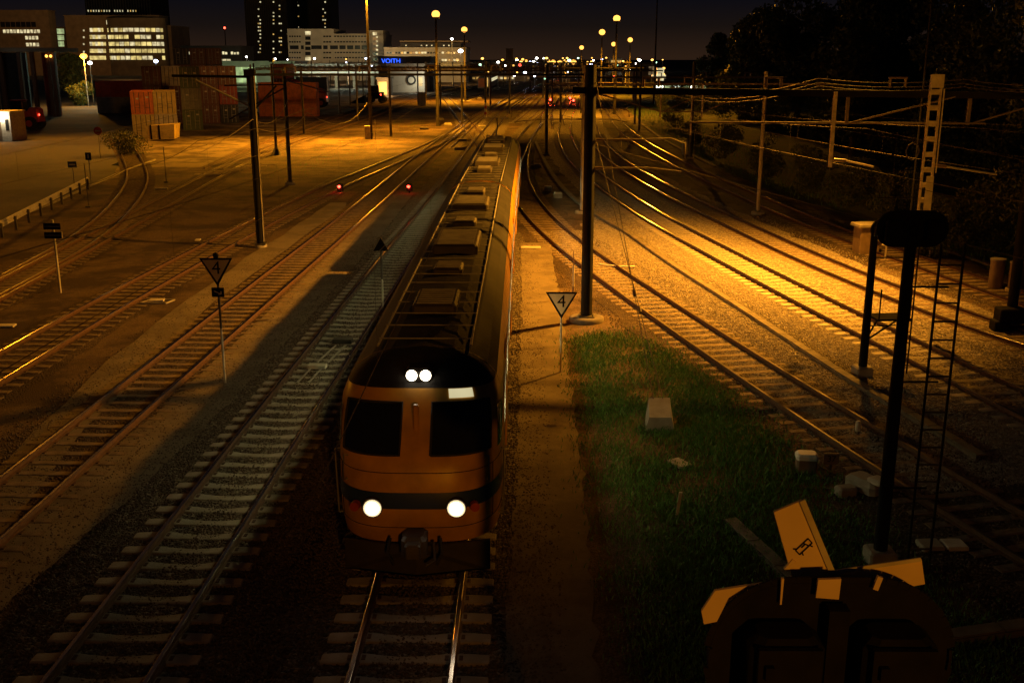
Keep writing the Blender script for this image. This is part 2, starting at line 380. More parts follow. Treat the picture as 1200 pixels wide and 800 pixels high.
TRK = {}
stone_zones = []
def track(key, px, label, kind='concrete', shiny=True, ymax_ind=60, ymax_sl=130, n_ind=100, bal=2.1, balm='ballast', ext0=14, extN=0, it=60, bed=True, trackgroup=None):
    B = smooth_path(px, RAILZ, it=it, ext0=ext0, extN=extN)
    TRK[key] = B
    org = Vector((B[0][0], B[0][1], 0))
    t = thing('railway_track', label, 'railway track', org, 0, 'railway tracks')
    fine = resample(B, 1.0)[0]
    for off in (-.7525, .7525):
        rail_mb(fine, off).build('rail', ['rust', 'railtop' if shiny else 'railtop_dull'], t, org)
    Q, D = resample(B, .62)
    me0 = sl_c if kind == 'concrete' else sl_w
    V, Fc, Mi = SLV[kind]
    rest = MB(); cnt = 0
    for i, (q, d) in enumerate(zip(Q, D)):
        if q[1] < 3 or q[1] > ymax_sl: continue
        a = math.atan2(d[1], d[0]) - PI/2 + random.gauss(0, .006 if kind == 'concrete' else .02)
        if q[1] < ymax_ind and cnt < n_ind and q[1] > 7:
            o = bpy.data.objects.new('sleeper', me0); col.objects.link(o); o.parent = t
            o.location = (q[0]-org.x, q[1]-org.y, random.uniform(-.004, .003)); o.rotation_euler = (0,0,a); cnt += 1
            if kind != 'concrete': o.scale = (random.uniform(.97,1.03), random.uniform(.85,1.1), 1)
        else:
            R = Matrix.Translation((q[0], q[1], 0)) @ Matrix.Rotation(a, 4, 'Z')
            if q[1] > 80: rest.box((-1.3,-.12,0),(1.3,.12,.05), 0, R)
            else:
                o0 = len(rest.v); rest.v += [tuple(R @ v) for v in V]
                for f, mi in zip(Fc, Mi): rest.f.append([k+o0 for k in f]); rest.m.append(mi); rest.sm.append(False)
    if rest.v:
        r = rest.build('sleeper_run', ['sleeper_c' if kind == 'concrete' else 'sleeper_w', 'rust'], t, org); r['kind'] = 'stuff'
    if bed:
        global bedz
        bedz += .0015
        o = ribbon('ballast_bed', fine[fine[:,1] < 260], bal, bal, bedz, balm, jag=.10)
    return B
bedz = .012
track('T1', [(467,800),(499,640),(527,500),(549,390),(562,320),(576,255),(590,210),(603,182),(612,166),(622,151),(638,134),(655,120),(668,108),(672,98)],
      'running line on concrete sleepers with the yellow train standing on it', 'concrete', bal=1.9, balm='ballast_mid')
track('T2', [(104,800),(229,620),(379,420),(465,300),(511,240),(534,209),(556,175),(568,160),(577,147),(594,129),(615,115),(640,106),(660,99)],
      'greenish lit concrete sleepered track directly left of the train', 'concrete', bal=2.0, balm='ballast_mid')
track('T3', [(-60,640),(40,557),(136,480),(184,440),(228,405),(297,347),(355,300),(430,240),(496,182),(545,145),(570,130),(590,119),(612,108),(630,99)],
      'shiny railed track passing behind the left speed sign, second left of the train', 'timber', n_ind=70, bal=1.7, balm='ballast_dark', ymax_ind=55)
track('T4', [(-130,500),(0,420),(108,363),(175,327),(242,291),(298,262),(345,240),(400,211),(440,196.5),(475,183),(515,166),(546,147)],
      'track running past the foot of the thick mast on the left, joining its neighbour', 'timber', n_ind=70, bal=1.6, balm='ballast_dark', ymax_ind=75)
track('T5', [(-90,384),(0,339),(60,306),(104,283),(150,258),(200,231),(240,209),(280,187),(315,173),(350,161),(400,147),(440,134),(470,122),(505,111),(540,103)],
      'yard track with timber crossing boards along the paved yard', 'timber', n_ind=60, bal=1.5, balm='ballast_dark', shiny=False, ymax_ind=80)
track('T5b', [(-80,372),(0,334),(50,307),(95,283),(124,260),(139,245),(154,226),(163,207),(158,190),(150,176),(140,160)],
      'sharply curved siding bending towards the bush beside the guard rail', 'timber', n_ind=50, bed=False, shiny=False, it=8, ymax_ind=70)
track('T6', [(250,196),(300,174),(340,156),(390,138),(440,123),(480,110),(520,102)],
      'faint yard track set in the lit yard behind the two slim masts', 'timber', n_ind=0, bed=False, shiny=False, ext0=0, ymax_sl=0)
track('TX', [(508,103),(525,117),(546,143),(560,160),(567,171)],
      'crossover track cutting diagonally through the tracks left of the train tail', 'timber', n_ind=0, ext0=0, it=8, bal=1.4, ymax_sl=150)
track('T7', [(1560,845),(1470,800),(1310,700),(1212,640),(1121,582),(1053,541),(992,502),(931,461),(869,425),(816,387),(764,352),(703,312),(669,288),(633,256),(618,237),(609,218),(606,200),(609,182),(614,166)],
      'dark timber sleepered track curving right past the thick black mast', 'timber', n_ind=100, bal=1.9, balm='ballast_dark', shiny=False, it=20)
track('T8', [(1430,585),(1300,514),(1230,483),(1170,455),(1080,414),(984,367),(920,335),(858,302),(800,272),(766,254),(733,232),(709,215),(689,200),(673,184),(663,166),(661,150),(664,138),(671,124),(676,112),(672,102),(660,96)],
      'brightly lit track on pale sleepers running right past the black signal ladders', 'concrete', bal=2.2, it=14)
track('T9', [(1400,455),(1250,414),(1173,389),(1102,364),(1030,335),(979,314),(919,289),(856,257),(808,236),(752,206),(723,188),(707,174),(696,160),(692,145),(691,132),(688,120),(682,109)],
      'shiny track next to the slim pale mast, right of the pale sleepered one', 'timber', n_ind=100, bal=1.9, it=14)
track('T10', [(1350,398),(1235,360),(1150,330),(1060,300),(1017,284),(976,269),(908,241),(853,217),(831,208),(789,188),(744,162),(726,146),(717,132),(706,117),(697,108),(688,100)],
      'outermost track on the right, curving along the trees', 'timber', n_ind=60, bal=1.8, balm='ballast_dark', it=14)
track('T11', [(717,134),(730,126),(748,118),(775,111),(810,105)], 'short branch leaving the outermost track towards the depot lights', 'timber', n_ind=0, ext0=0, it=6, ymax_sl=0, bed=False)
# far fan of tracks towards the station
far_lab = 'distant track in the fan of tracks leading into the far station'
for k, px in enumerate([[(520,172),(560,138),(600,114),(630,101),(650,93)], [(610,143),(628,128),(640,113),(644,100),(640,92)], [(655,146),(652,130),(660,113),(655,99),(650,92)],
                        [(600,130),(622,112),(648,98),(664,90)], [(540,118),(575,106),(612,97),(640,91)], [(500,118),(545,106),(590,97),(625,91)], [(640,150),(640,135),(650,116),(662,100),(660,92)],
                        [(720,130),(705,112),(690,100),(676,92)]]):
    track('F%d' % k, px, far_lab, 'timber', n_ind=0, ext0=0, it=10, ymax_sl=0, bal=1.6, bed=(k < 5))
# bright open ballast between the tracks on the right, trodden paths, turf
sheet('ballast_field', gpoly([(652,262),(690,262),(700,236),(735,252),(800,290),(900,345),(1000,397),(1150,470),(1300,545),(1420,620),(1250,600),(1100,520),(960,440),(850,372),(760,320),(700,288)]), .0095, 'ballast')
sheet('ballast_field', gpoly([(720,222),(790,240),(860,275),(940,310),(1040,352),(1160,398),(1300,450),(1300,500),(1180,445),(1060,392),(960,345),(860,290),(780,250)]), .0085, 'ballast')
pathR = smooth_path([(652,800),(650,700),(648,600),(645,500),(640,430),(637,370),(633,320),(629,285)], 0, it=40, ext0=12, step=.35)
ribbon('trodden_path', pathR, .80, .66, .030, 'path', jag=.035)
pathL = smooth_path([(-160,790),(-20,690),(100,590),(195,510),(262,446),(330,378),(385,322),(432,272),(470,228)], 0, it=40, ext0=8, step=.4)
ribbon('trodden_path', pathL, .85, .80, .030, 'path', jag=.035)
pathL2 = smooth_path([(-100,700),(20,560),(120,450),(200,380),(290,315),(350,272),(400,238)], 0, it=12, ext0=0)
ribbon('trodden_path', pathL2, .7, .6, .0285, 'path', jag=.08)
sheet('turf_base', gpoly([(1040,270),(1100,292),(1200,330),(1330,380),(1400,330),(1200,290),(1060,262)]), .0215, 'grassland')
sheet('verge', gpoly([(705,100),(735,128),(760,150),(810,184),(900,222),(980,250),(1100,285),(1400,350),(1900,300),(1100,100),(800,92)]), .0055, 'grassland')

# ------------------------------------------------------------------ loose stones on the near ballast (uncountable)
def scatter_stones(name, Bs, count, m, ymax, half, keep, zc=.024):
    """half-buried irregular octahedra along the given tracks"""
    segs = []
    for B in Bs:
        Q, D = resample(B, .5); k = (Q[:,1] > 8) & (Q[:,1] < ymax); segs.append((Q[k], D[k]))
    Q = np.concatenate([s[0] for s in segs]); D = np.concatenate([s[1] for s in segs])
    wgt = 1/np.maximum(Q[:,1], 8)**1.2; wgt /= wgt.sum()
    idx = rng.choice(len(Q), count, p=wgt); off = rng.uniform(-half, half, count)
    base = Q[idx] + np.stack([D[idx,1], -D[idx,0]], 1)*off[:,None] + rng.uniform(-.3,.3,(count,2))
    k = keep(base, np.abs(off)); base = base[k]; n = len(base)
    o = np.array([[1,0,0],[-1,0,0],[0,1,0],[0,-1,0],[0,0,1],[0,0,-1]], float)
    sz = rng.uniform(.014,.036,(n,1,1)); V = o[None]*sz*rng.uniform(.6,1.3,(n,6,1))
    a = rng.uniform(0, 2*PI, n); c, s = np.cos(a), np.sin(a); tl = rng.uniform(-.7,.7,n)
    x, y, z = V[...,0], V[...,1], V[...,2]
    z, y = z*np.cos(tl)[:,None]-y*np.sin(tl)[:,None], z*np.sin(tl)[:,None]+y*np.cos(tl)[:,None]
    X = x*c[:,None]-y*s[:,None]; Y = x*s[:,None]+y*c[:,None]
    co = np.stack([X+base[:,0,None], Y+base[:,1,None], z+zc], -1).reshape(-1,3)
    f = np.array([[0,2,4],[2,1,4],[1,3,4],[3,0,4],[2,0,5],[1,2,5],[3,1,5],[0,3,5]])
    fa = (f[None]+(np.arange(n)*6)[:,None,None]).reshape(-1,3)
    me = bpy.data.meshes.new(name); me.vertices.add(len(co)); me.vertices.foreach_set('co', co.ravel())
    me.loops.add(fa.size); me.loops.foreach_set('vertex_index', fa.ravel().astype(np.int32))
    me.polygons.add(len(fa)); me.polygons.foreach_set('loop_start', np.arange(0, fa.size, 3, dtype=np.int32))
    me.update(calc_edges=True); me.validate(); me.materials.append(M[m])
    ob = bpy.data.objects.new(name, me); col.objects.link(ob); tag(ob, None, None, None, 'stuff'); return ob
def off_track(base, off):
    k = np.ones(len(base), bool)
    return k & ~((np.abs(off-.7525) < .10))
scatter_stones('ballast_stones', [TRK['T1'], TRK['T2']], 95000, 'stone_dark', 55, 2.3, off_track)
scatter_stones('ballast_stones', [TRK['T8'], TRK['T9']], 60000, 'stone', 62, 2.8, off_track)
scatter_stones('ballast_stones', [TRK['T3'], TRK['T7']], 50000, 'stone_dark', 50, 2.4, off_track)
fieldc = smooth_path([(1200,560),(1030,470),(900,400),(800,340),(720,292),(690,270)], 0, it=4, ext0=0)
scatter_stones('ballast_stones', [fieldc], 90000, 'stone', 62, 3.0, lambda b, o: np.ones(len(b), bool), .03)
# ------------------------------------------------------------------ grass blades
def inpoly(pts, poly):
    r = np.zeros(len(pts), bool); x, y = pts[:,0], pts[:,1]; n = len(poly)
    for i in range(n):
        x0, y0 = poly[i]; x1, y1 = poly[(i+1) % n]
        c = ((y0 > y) != (y1 > y)) & (x < (x1-x0)*(y-y0)/(y1-y0+1e-9)+x0); r ^= c
    return r
def grass(name, poly, count, hmin, hmax, m='blade', thr=.0):
    A = np.array(poly); lo, hi = A.min(0), A.max(0)
    p = rng.uniform(lo, hi, (count*2, 2)); p = p[inpoly(p, poly)][:count]
    f = np.sin(p[:,0]*1.9+np.sin(p[:,1]*1.3)*2)*np.cos(p[:,1]*1.5+p[:,0]*.6) + rng.normal(0,.5,len(p)); p = p[f > thr]; n = len(p); p += rng.normal(0,.35,p.shape)
    h = rng.uniform(hmin, hmax, n); a = rng.uniform(0, 2*PI, n); wv = rng.uniform(.006,.014,n); ln = rng.uniform(.2,.9,n)*h
    dx, dy = np.cos(a), np.sin(a); b = rng.uniform(0, 2*PI, n)
    lx, ly = np.cos(b)*ln, np.sin(b)*ln
    v = np.zeros((n,5,3)); z0 = .03
    v[:,0] = np.stack([p[:,0]-dx*wv, p[:,1]-dy*wv, np.full(n,z0)],-1); v[:,1] = np.stack([p[:,0]+dx*wv, p[:,1]+dy*wv, np.full(n,z0)],-1)
    v[:,2] = np.stack([p[:,0]+dx*wv*.8+lx*.35, p[:,1]+dy*wv*.8+ly*.35, z0+h*.6],-1); v[:,3] = np.stack([p[:,0]-dx*wv*.8+lx*.35, p[:,1]-dy*wv*.8+ly*.35, z0+h*.6],-1)
    v[:,4] = np.stack([p[:,0]+lx, p[:,1]+ly, z0+h],-1)
    b5 = np.arange(n)*5
    li = np.stack([b5,b5+1,b5+2,b5+3,b5+3,b5+2,b5+4],1).ravel(); ls = (np.arange(n)[:,None]*7+np.array([0,4])).ravel()
    me = bpy.data.meshes.new(name); me.vertices.add(n*5); me.vertices.foreach_set('co', v.ravel())
    me.loops.add(len(li)); me.loops.foreach_set('vertex_index', li.astype(np.int32))
    me.polygons.add(n*2); me.polygons.foreach_set('loop_start', ls.astype(np.int32)); me.update(calc_edges=True); me.validate()
    me.materials.append(M[m]); ob = bpy.data.objects.new(name, me); col.objects.link(ob); return tag(ob, None, None, None, 'stuff')
grass('grass', gpoly([(672,398),(735,385),(800,424),(880,484),(950,548),(1000,600),(1060,660),(1180,760),(1200,840),(780,840),(725,700),(698,560),(682,450)]), 110000, .03, .13, thr=-.15)
grass('grass', gpoly([(1010,262),(1100,292),(1200,326),(1260,350),(1280,320),(1180,290),(1060,262)]), 12000, .06, .3)
grass('grass', gpoly([(735,128),(760,150),(810,184),(900,222),(980,250),(1060,240),(860,170),(780,120)]), 16000, .15, .6, thr=-.2)
grass('grass', gpoly([(300,225),(420,190),(500,150),(500,130),(380,170),(285,205)]), 8000, .05, .2, thr=.6)
# ------------------------------------------------------------------ the yellow train
CL = 26.0   # carriage length
ZB, ZT = .98, 3.12
def side_profile():   # half section from sill to roof centre, (x, z) above rail top
    return [(1.40,.80),(1.43,1.1),(1.44,1.5),(1.44,1.95),(1.435,2.78),(1.41,3.05),(1.33,3.28),(1.17,3.48),(.92,3.64),(.55,3.76),(0,3.80)]
def sx_at(z):
    pr = side_profile()
    for (x0,z0),(x1,z1) in zip(pr, pr[1:]):
        if z0 <= z <= z1: return x0+(x1-x0)*(z-z0)/(z1-z0)
    return pr[0][0] if z < pr[0][1] else 0
def yfront(z):        # nose outline on the centre line, y negative = forward of the cab bulkhead at y=0
    pts = [(.80,-1.75),(1.2,-1.98),(1.6,-2.02),(2.1,-1.92),(2.35,-1.80),(3.05,-1.18),(3.3,-.95),(3.55,-.60),(3.70,-.30),(3.80,-.02)]
    for (z0,y0),(z1,y1) in zip(pts, pts[1:]):
        if z0 <= z <= z1: return y0+(y1-y0)*(z-z0)/(z1-z0)
    return pts[0][1] if z < .8 else 0
def nose_pt(u, z, off=0.0):
    """u -1..1 across the nose (0 = nose centre, +-1 = bulkhead at the carriage side)"""
    a = u*PI/2; p = 2/3.4
    s = sx_at(z); yf = yfront(z)
    x = s*math.copysign(abs(math.sin(a))**p, a) if a else 0.0; y = yf*abs(math.cos(a))**p
    n = Vector((math.sin(a)*.9, -math.cos(a), .35 if z > 2.2 else 0)).normalized()
    return Vector((x, y, z)) + n*off
def nose_patch(u0, u1, z0, z1, off, nu=8, nz=4, mi=0, th=.02):
    mb = MB(); vs = []
    for j in range(nz+1):
        for i in range(nu+1): vs.append(nose_pt(u0+(u1-u0)*i/nu, z0+(z1-z0)*j/nz, off))
    fs = [(j*(nu+1)+i, j*(nu+1)+i+1, (j+1)*(nu+1)+i+1, (j+1)*(nu+1)+i) for j in range(nz) for i in range(nu)]
    mb.add(vs, fs, mi, True); return mb
RZ = RAILZ
def carriage(root, loc, ang, front, panto):
    """shell 0..CL along +y; nose at -y when front"""
    b = MB(); pr = side_profile()
    wins = [(1.0+3.05*k, 1.0+3.05*k+1.55) for k in range(8)]
    doors = [(.0, .0)]
    zl, zh = 1.95, 2.78
    for sg in (-1, 1):
        X = lambda i: pr[i][0]*sg
        for i in range(3):   # lower side
            b.add([(X(i),0,pr[i][1]),(X(i),CL,pr[i][1]),(X(i+1),CL,pr[i+1][1]),(X(i+1),0,pr[i+1][1])], [(0,1,2,3)], 0)
        ys = [0]
        for a0, a1 in wins: ys += [a0, a1]
        ys.append(CL)
        for a0, a1 in zip(ys[0::2], ys[1::2]):   # pillars between the window openings, with thickness
            b.box((min(X(3),X(3)-.06*sg), a0, zl), (max(X(3),X(3)-.06*sg), a1, zh), 0)
        for i in range(4, 6): b.add([(X(i),0,pr[i][1]),(X(i),CL,pr[i][1]),(X(i+1),CL,pr[i+1][1]),(X(i+1),0,pr[i+1][1])], [(0,1,2,3)], 0)
        for i in range(6, len(pr)-1): b.add([(X(i),0,pr[i][1]),(X(i),CL,pr[i][1]),(X(i+1),CL,pr[i+1][1]),(X(i+1),0,pr[i+1][1])], [(0,1,2,3)], 1, True)
    # floor, ends, inner lining
    b.box((-1.38,0,.84),(1.38,CL,.9), 2); 
    b.box((-1.36,.02,zh+.02),(1.36,CL-.02,zh+.06), 3)
    for y in ((0.02,.08) if not front else (.02,.06), (CL-.06, CL)):
        vs = [(x,y[0],z) for x,z in pr]+[(-x,y[0],z) for x,z in reversed(pr[:-1])]
        b.slab(vs, (0,y[1]-y[0],0), None, 0)
    for sg in (-1,1): b.box((min(1.34*sg,1.30*sg),.1,.9),(max(1.34*sg,1.30*sg),CL-.1,zl-.03), 3)
    if front:
        nu = 28; zs = [.80,1.0,1.2,1.6,2.1,2.35,2.7,3.05,3.3,3.45,3.55,3.64,3.70,3.76,3.80]; vs = []
        for z in zs:
            for i in range(nu+1): vs.append(nose_pt(-1+2*i/nu, z))
        fs = [(j*(nu+1)+i, j*(nu+1)+i+1, (j+1)*(nu+1)+i+1, (j+1)*(nu+1)+i) for j in range(len(zs)-1) for i in range(nu)]
        o0 = len(b.f); b.add(vs, fs, 0, True)
        for q in range(len(fs)):
            if q//nu >= 8: b.m[o0+q] = 1
    c = b.build('carriage', ['yellow','roof','underframe','interior'], root); c.location = loc; c.rotation_euler = (0,0,ang)
    for sg in (-1, 1):
        for a0, a1 in wins:
            g = MB(); xx = 1.437*sg; g.box((min(xx,xx-.012*sg),a0,zl),(max(xx,xx-.012*sg),a1,zh),0)
            for (p, q) in (((a0,zl),(a1,zl)),((a1,zl),(a1,zh)),((a1,zh),(a0,zh)),((a0,zh),(a0,zl)),((a0,zh-.22),(a1,zh-.22))):
                g.bar((xx+.004*sg,p[0],p[1]),(xx+.004*sg,q[0],q[1]),.025,.04,1)
            g.build('window', ['glass','steel'], c)
        for y0 in (.22+CL*0, CL*.5-2.0+.6, CL-1.0-.15):
            pass
        # blue band and door leaves
        s_ = MB(); xx = 1.447*sg; s_.box((min(xx,xx-.012*sg),.1,1.50),(max(xx,xx-.012*sg),CL-.1,1.80),0); s_.build('stripe', 'blue', c)
        for y0 in (2.60, 11.75, 20.90):
            d = MB()
            for q in (0, .68):
                d.box((min(1.435*sg,1.465*sg),y0+q,.92),(max(1.435*sg,1.465*sg),y0+q+.66,1.93),0)
                d.box((min(1.435*sg,1.465*sg),y0+q+.01,2.80),(max(1.435*sg,1.465*sg),y0+q+.65,3.0),0)
            d.bar((1.475*sg,y0+.60,1.2),(1.475*sg,y0+.60,1.9),.03,.03,1); d.bar((1.475*sg,y0+.76,1.2),(1.475*sg,y0+.76,1.9),.03,.03,1)
            d.build('door', ['yellow','steel'], c)
    # lit ceiling strip inside
    t = MB(); 
    for y0 in np.arange(1, CL-2, 3.0): t.box((-.25,y0,2.70),(.25,y0+2.4,2.745))
    t.build('ceiling_light', 'e_ceiling', c)
    # roof gear
    r = MB()
    for y0, ww, ll, hh in ((2.5,.9,1.6,.22),(6.5,.7,.9,.18),(9.3,1.2,2.6,.26),(14,.7,.9,.18),(17.5,1.2,2.2,.24),(21.5,.7,1.2,.2)):
        r.cbox((0,y0+ll/2,3.76+hh/2),(ww,ll,hh),0,0,.05)
        for k in range(int(ll/.18)): r.cbox((0,y0+.1+k*.18,3.77+hh),(ww*.8,.05,.03),1)
    for sg in (-.85,.85):
        r.tube([(sg,.3,3.72),(sg,CL-.4,3.72)],.025,6,1)
    for k in range(26): r.cbox((0,.5+k,3.805),(1.7,.03,.018),1)
    r.build('roof_equipment', ['steel_dark','steel'], c)
    if panto:
        p = MB(); y0 = 5.0 if front else 4.0
        for sx in (-.45,.45):
            for sy in (0,1.2): p.tube([(sx,y0+sy,3.74),(sx,y0+sy,4.0)],.06,8,1)
        p.bar((-.5,y0,4.02),(.5,y0,4.02),.08,.06); p.bar((-.5,y0+1.2,4.02),(.5,y0+1.2,4.02),.08,.06)
        p.tube([(0,y0+1.2,4.05),(0,y0-.5,4.65)],.05); p.tube([(-.05,y0-.5,4.65),(-.05,y0+.9,5.25)],.035)
        p.bar((-.8,y0+.9,5.28),(.8,y0+.9,5.28),.06,.04); p.bar((-.8,y0+1.15,5.28),(.8,y0+1.15,5.28),.06,.04)
        p.build('pantograph', ['steel','insul'], c)
    # underframe and bogies
    u = MB(); u.box((-1.2,.3,.52),(1.2,CL-.3,.80),0)
    for y0 in (8.5, 12.2, 15.5): u.box((-1.25,y0,.22),(1.25,y0+2.2,.60),0)
    u.build('underframe', 'underframe', c)
    for yb in (3.4, CL-3.4):
        g = MB()
        for sg in (-1,1): g.box((sg*1.05-.07,yb-1.7,.38),(sg*1.05+.07,yb+1.7,.58)); g.cbox((sg*1.05,yb,.66),(.25,.8,.2))
        for sy in (-1.25,1.25):
            g.tube([(-.72,yb+sy,.46),(.72,yb+sy,.46)],.07,8)
            for sg in (-1,1): g.disc((sg*.75,yb+sy,.46),(1,0,0),.46,.12,20,1)
        g.build('bogie', ['underframe','rust'], c)
    if front:
        nose_patch(-.56,-.035,2.38,3.10,.02).build('windscreen','glass_dark',c); nose_patch(.035,.56,2.38,3.10,.02).build('windscreen','glass_dark',c)
        for sg in (-1,1): nose_patch(.72*sg,.92*sg,2.30,2.95,.015,4,3).build('cab_window','glass_dark',c)
        nose_patch(-.93,.93,1.52,1.80,.012,24,2).build('stripe','blue',c)
        for sg in (-1,1):
            q = Vector((.70*sg, yfront(1.56)*.974-.03, 1.56))
            h = MB(); h.disc((q.x,q.y-.02,q.z),(0,-1,0),.17,.10,24,0); h.disc((q.x,q.y-.075,q.z),(0,-1,.0),.15,.02,24,2); h.disc((q.x,q.y-.09,q.z),(0,-1,.0),.115,.02,24,1)
            hl = h.build('headlight',['steel_dark','e_headlight','e_reflector'],c)
            k = MB(); k.disc((q.x+.30*sg,q.y+.03,q.z),(.2*sg,-1,0),.08,.12,16,0); k.build('tail_lamp','red_paint',c)
        h = MB(); yy = yfront(3.5); h.cbox((0,yy+.02,3.50),(.46,.40,.24),0,0,.05); h.disc((-.12,yy-.19,3.50),(0,-1,0),.095,.02,20,1); h.disc((.12,yy-.19,3.50),(0,-1,0),.095,.02,20,1)
        h.build('top_headlight',['roof','e_headlight'],c)
        nose_patch(.13,.36,3.16,3.29,.02,4,2).build('destination_display','w_pale',c)
        h = MB()
        for u0, u1 in ((-.56,-.035),(.035,.56)):
            ring = [nose_pt(u0+(u1-u0)*k/8,2.38,.03) for k in range(9)]+[nose_pt(u1,2.38+.72*k/4,.03) for k in range(1,5)]+[nose_pt(u1-(u1-u0)*k/8,3.10,.03) for k in range(1,9)]+[nose_pt(u0,3.10-.72*k/4,.03) for k in range(1,5)]
            h.tube(ring,.022,6)
        h.build('window_seal','rubber',c)
        h = MB()
        for z in (1.16,2.12): h.tube([nose_pt(-.9+1.8*k/24,z,.006) for k in range(25)],.007,4)
        for u in (-.62,.62): h.tube([nose_pt(u,1.16+.96*k/6,.006) for k in range(7)],.006,4)
        h.build('panel_seam','underframe',c)
        for sg in (-1,1):
            for u, z0, z1 in ((.50,1.9,2.28),(.80,1.0,2.2)):
                h = MB(); a = nose_pt(u*sg,z0,.09); bb = nose_pt(u*sg,z1,.09); h.tube([nose_pt(u*sg,z0,0),a,bb,nose_pt(u*sg,z1,0)],.016,6); h.build('handrail','steel',c)
            h = MB(); h.tube([(sg*.42,-2.02,1.0),(sg*.46,-2.18,.8),(sg*.36,-2.16,.58)],.028,6); h.build('brake_hose','rubber',c)
        h = MB(); h.cbox((0,-1.42,2.86),(.10,.12,.6),0,0,.02); h.build('windscreen_pillar','yellow',c)
        h = MB(); 
        for sg in (-1,1):
            a = nose_pt(.12*sg,2.42,.05); bb = nose_pt(.40*sg,2.86,.05); h.bar(a,bb,.022,.022)
        h.build('wiper','black',c)
        h = MB(); h.cbox((0,-2.12,.98),(.42,.5,.34),0,0,.06); h.cbox((0,-2.42,.98),(.26,.22,.24),0,0,.03)
        h.tube([(.3,-1.98,.9),(.34,-2.25,.7),(.2,-2.3,.62)],.03,6); h.build('coupler','steel_dark',c)
        h = MB(); h.slab([(-1.25,-1.75,.30),(0,-2.05,.30),(1.25,-1.75,.30),(1.25,-1.70,.82),(0,-2.0,.82),(-1.25,-1.70,.82)],(0,.06,0),None)
        h.build('cowcatcher','underframe',c)
    return c
B1 = TRK['T1']; Qt, Dt = resample(B1, .25)
def at_track(Q, D, Y):
    i = int(np.argmin(np.abs(Q[:,1]-Y))); return Vector((Q[i,0], Q[i,1], RAILZ)), i
YN = 16.2; 
train = thing('train', 'yellow electric train with lit headlights running towards the viewer on the centre line', 'train', (0,0,0))
pa, _ = at_track(Qt, Dt, YN+2); pb, _ = at_track(Qt, Dt, YN+2+CL-2.5); pc, _ = at_track(Qt, Dt, YN+2+CL+2.5); pd, _ = at_track(Qt, Dt, YN+2+2*CL)
train.location = (pa.x, pa.y, 0)
def ang(a, b): d = b-a; return math.atan2(d.y, d.x)-PI/2
c1 = carriage(train, Vector((0,0,RAILZ-.0)), ang(pa,pb), True, False)
d1 = (pb-pa).normalized(); st = pa + d1*(CL+.35)
pe, _ = at_track(Qt, Dt, st.y+CL-1.5); d2 = (pe-st).normalized(); en = st + d2*CL
c2 = carriage(train, Vector((en.x-pa.x, en.y-pa.y, RAILZ)), ang(st,en)+PI, True, True)
for ch in c2.children:     # the rear cab shows no white lights
    if ch.name.startswith(('headlight','top_headlight')): ch.data.materials[1] = M['steel']
gw = MB(); m_ = pa+d1*(CL+.17)-train.location; gw.cbox((m_.x,m_.y,RAILZ+2.1),(1.5,.5,2.3),0,ang(pa,pb)); gw.build('gangway','rubber',train)
a1 = ang(pa,pb)
for sg in (-1,1):
    lp = pa + Matrix.Rotation(a1,3,'Z') @ Vector((.70*sg,-2.25,1.56))
    spot(lp, lp+Matrix.Rotation(a1,3,'Z') @ Vector((.1*sg,-9,-1.1)), 100, (1,.66,.32), 44, 1.0, .12, 'headlight_beam')
for cc, p0, dd in ((c1,pa,d1),(c2,st,d2)):
    for k in range(4):
        l = bpy.data.lights.new('saloon_light','AREA'); l.shape = 'RECTANGLE'; l.size = .2; l.size_y = 12.0; l.energy = 600; l.color = (1,.90,.40)
        o = bpy.data.objects.new('saloon_light', l); col.objects.link(o); q = p0+dd*(6.6+(k//2)*12.6)+Vector((dd.y,-dd.x,0))*(.75*(1 if k % 2 else -1)); o.location = (q.x,q.y,RAILZ+2.66); o.rotation_euler = (0,0,math.atan2(dd.y,dd.x)-PI/2)

# ------------------------------------------------------------------ overhead line masts, gantries
def mast(px, py, top, label, m='steel_dark', wdt=.24, base='concrete', taper=1.0, group=None, kind='box', foot=.35, name='catenary_mast'):
    g = G(px, py); t = thing(name, label, 'mast', g, 0, group)
    b = MB()
    if kind == 'box': b.tube([(0,0,0),(0,0,top)],[wdt*.62, wdt*.62*taper],4,0); 
    elif kind == 'H':
        b.cbox((-wdt/2,0,top/2),(.022,wdt*.9,top)); b.cbox((wdt/2,0,top/2),(.022,wdt*.9,top)); b.cbox((0,0,top/2),(wdt,.02,top))
    else: b.tube([(0,0,0),(0,0,top)],[wdt/2,wdt/2*taper],10,0)
    b.build('post', m, t)
    if base:
        f = MB(); f.tube([(0,0,0),(0,0,.14),(0,0,.17)],[foot,foot,foot*.85],16); f.build('footing', base, t)
        f = MB(); f.cbox((0,0,.19),(wdt*1.7,wdt*1.7,.04))
        for sx in (-1,1):
            for sy in (-1,1): f.tube([(sx*wdt*.65,sy*wdt*.65,.2),(sx*wdt*.65,sy*wdt*.65,.28)],.02,6)
        f.build('base_plate', 'steel_dark', t)
    return t, g
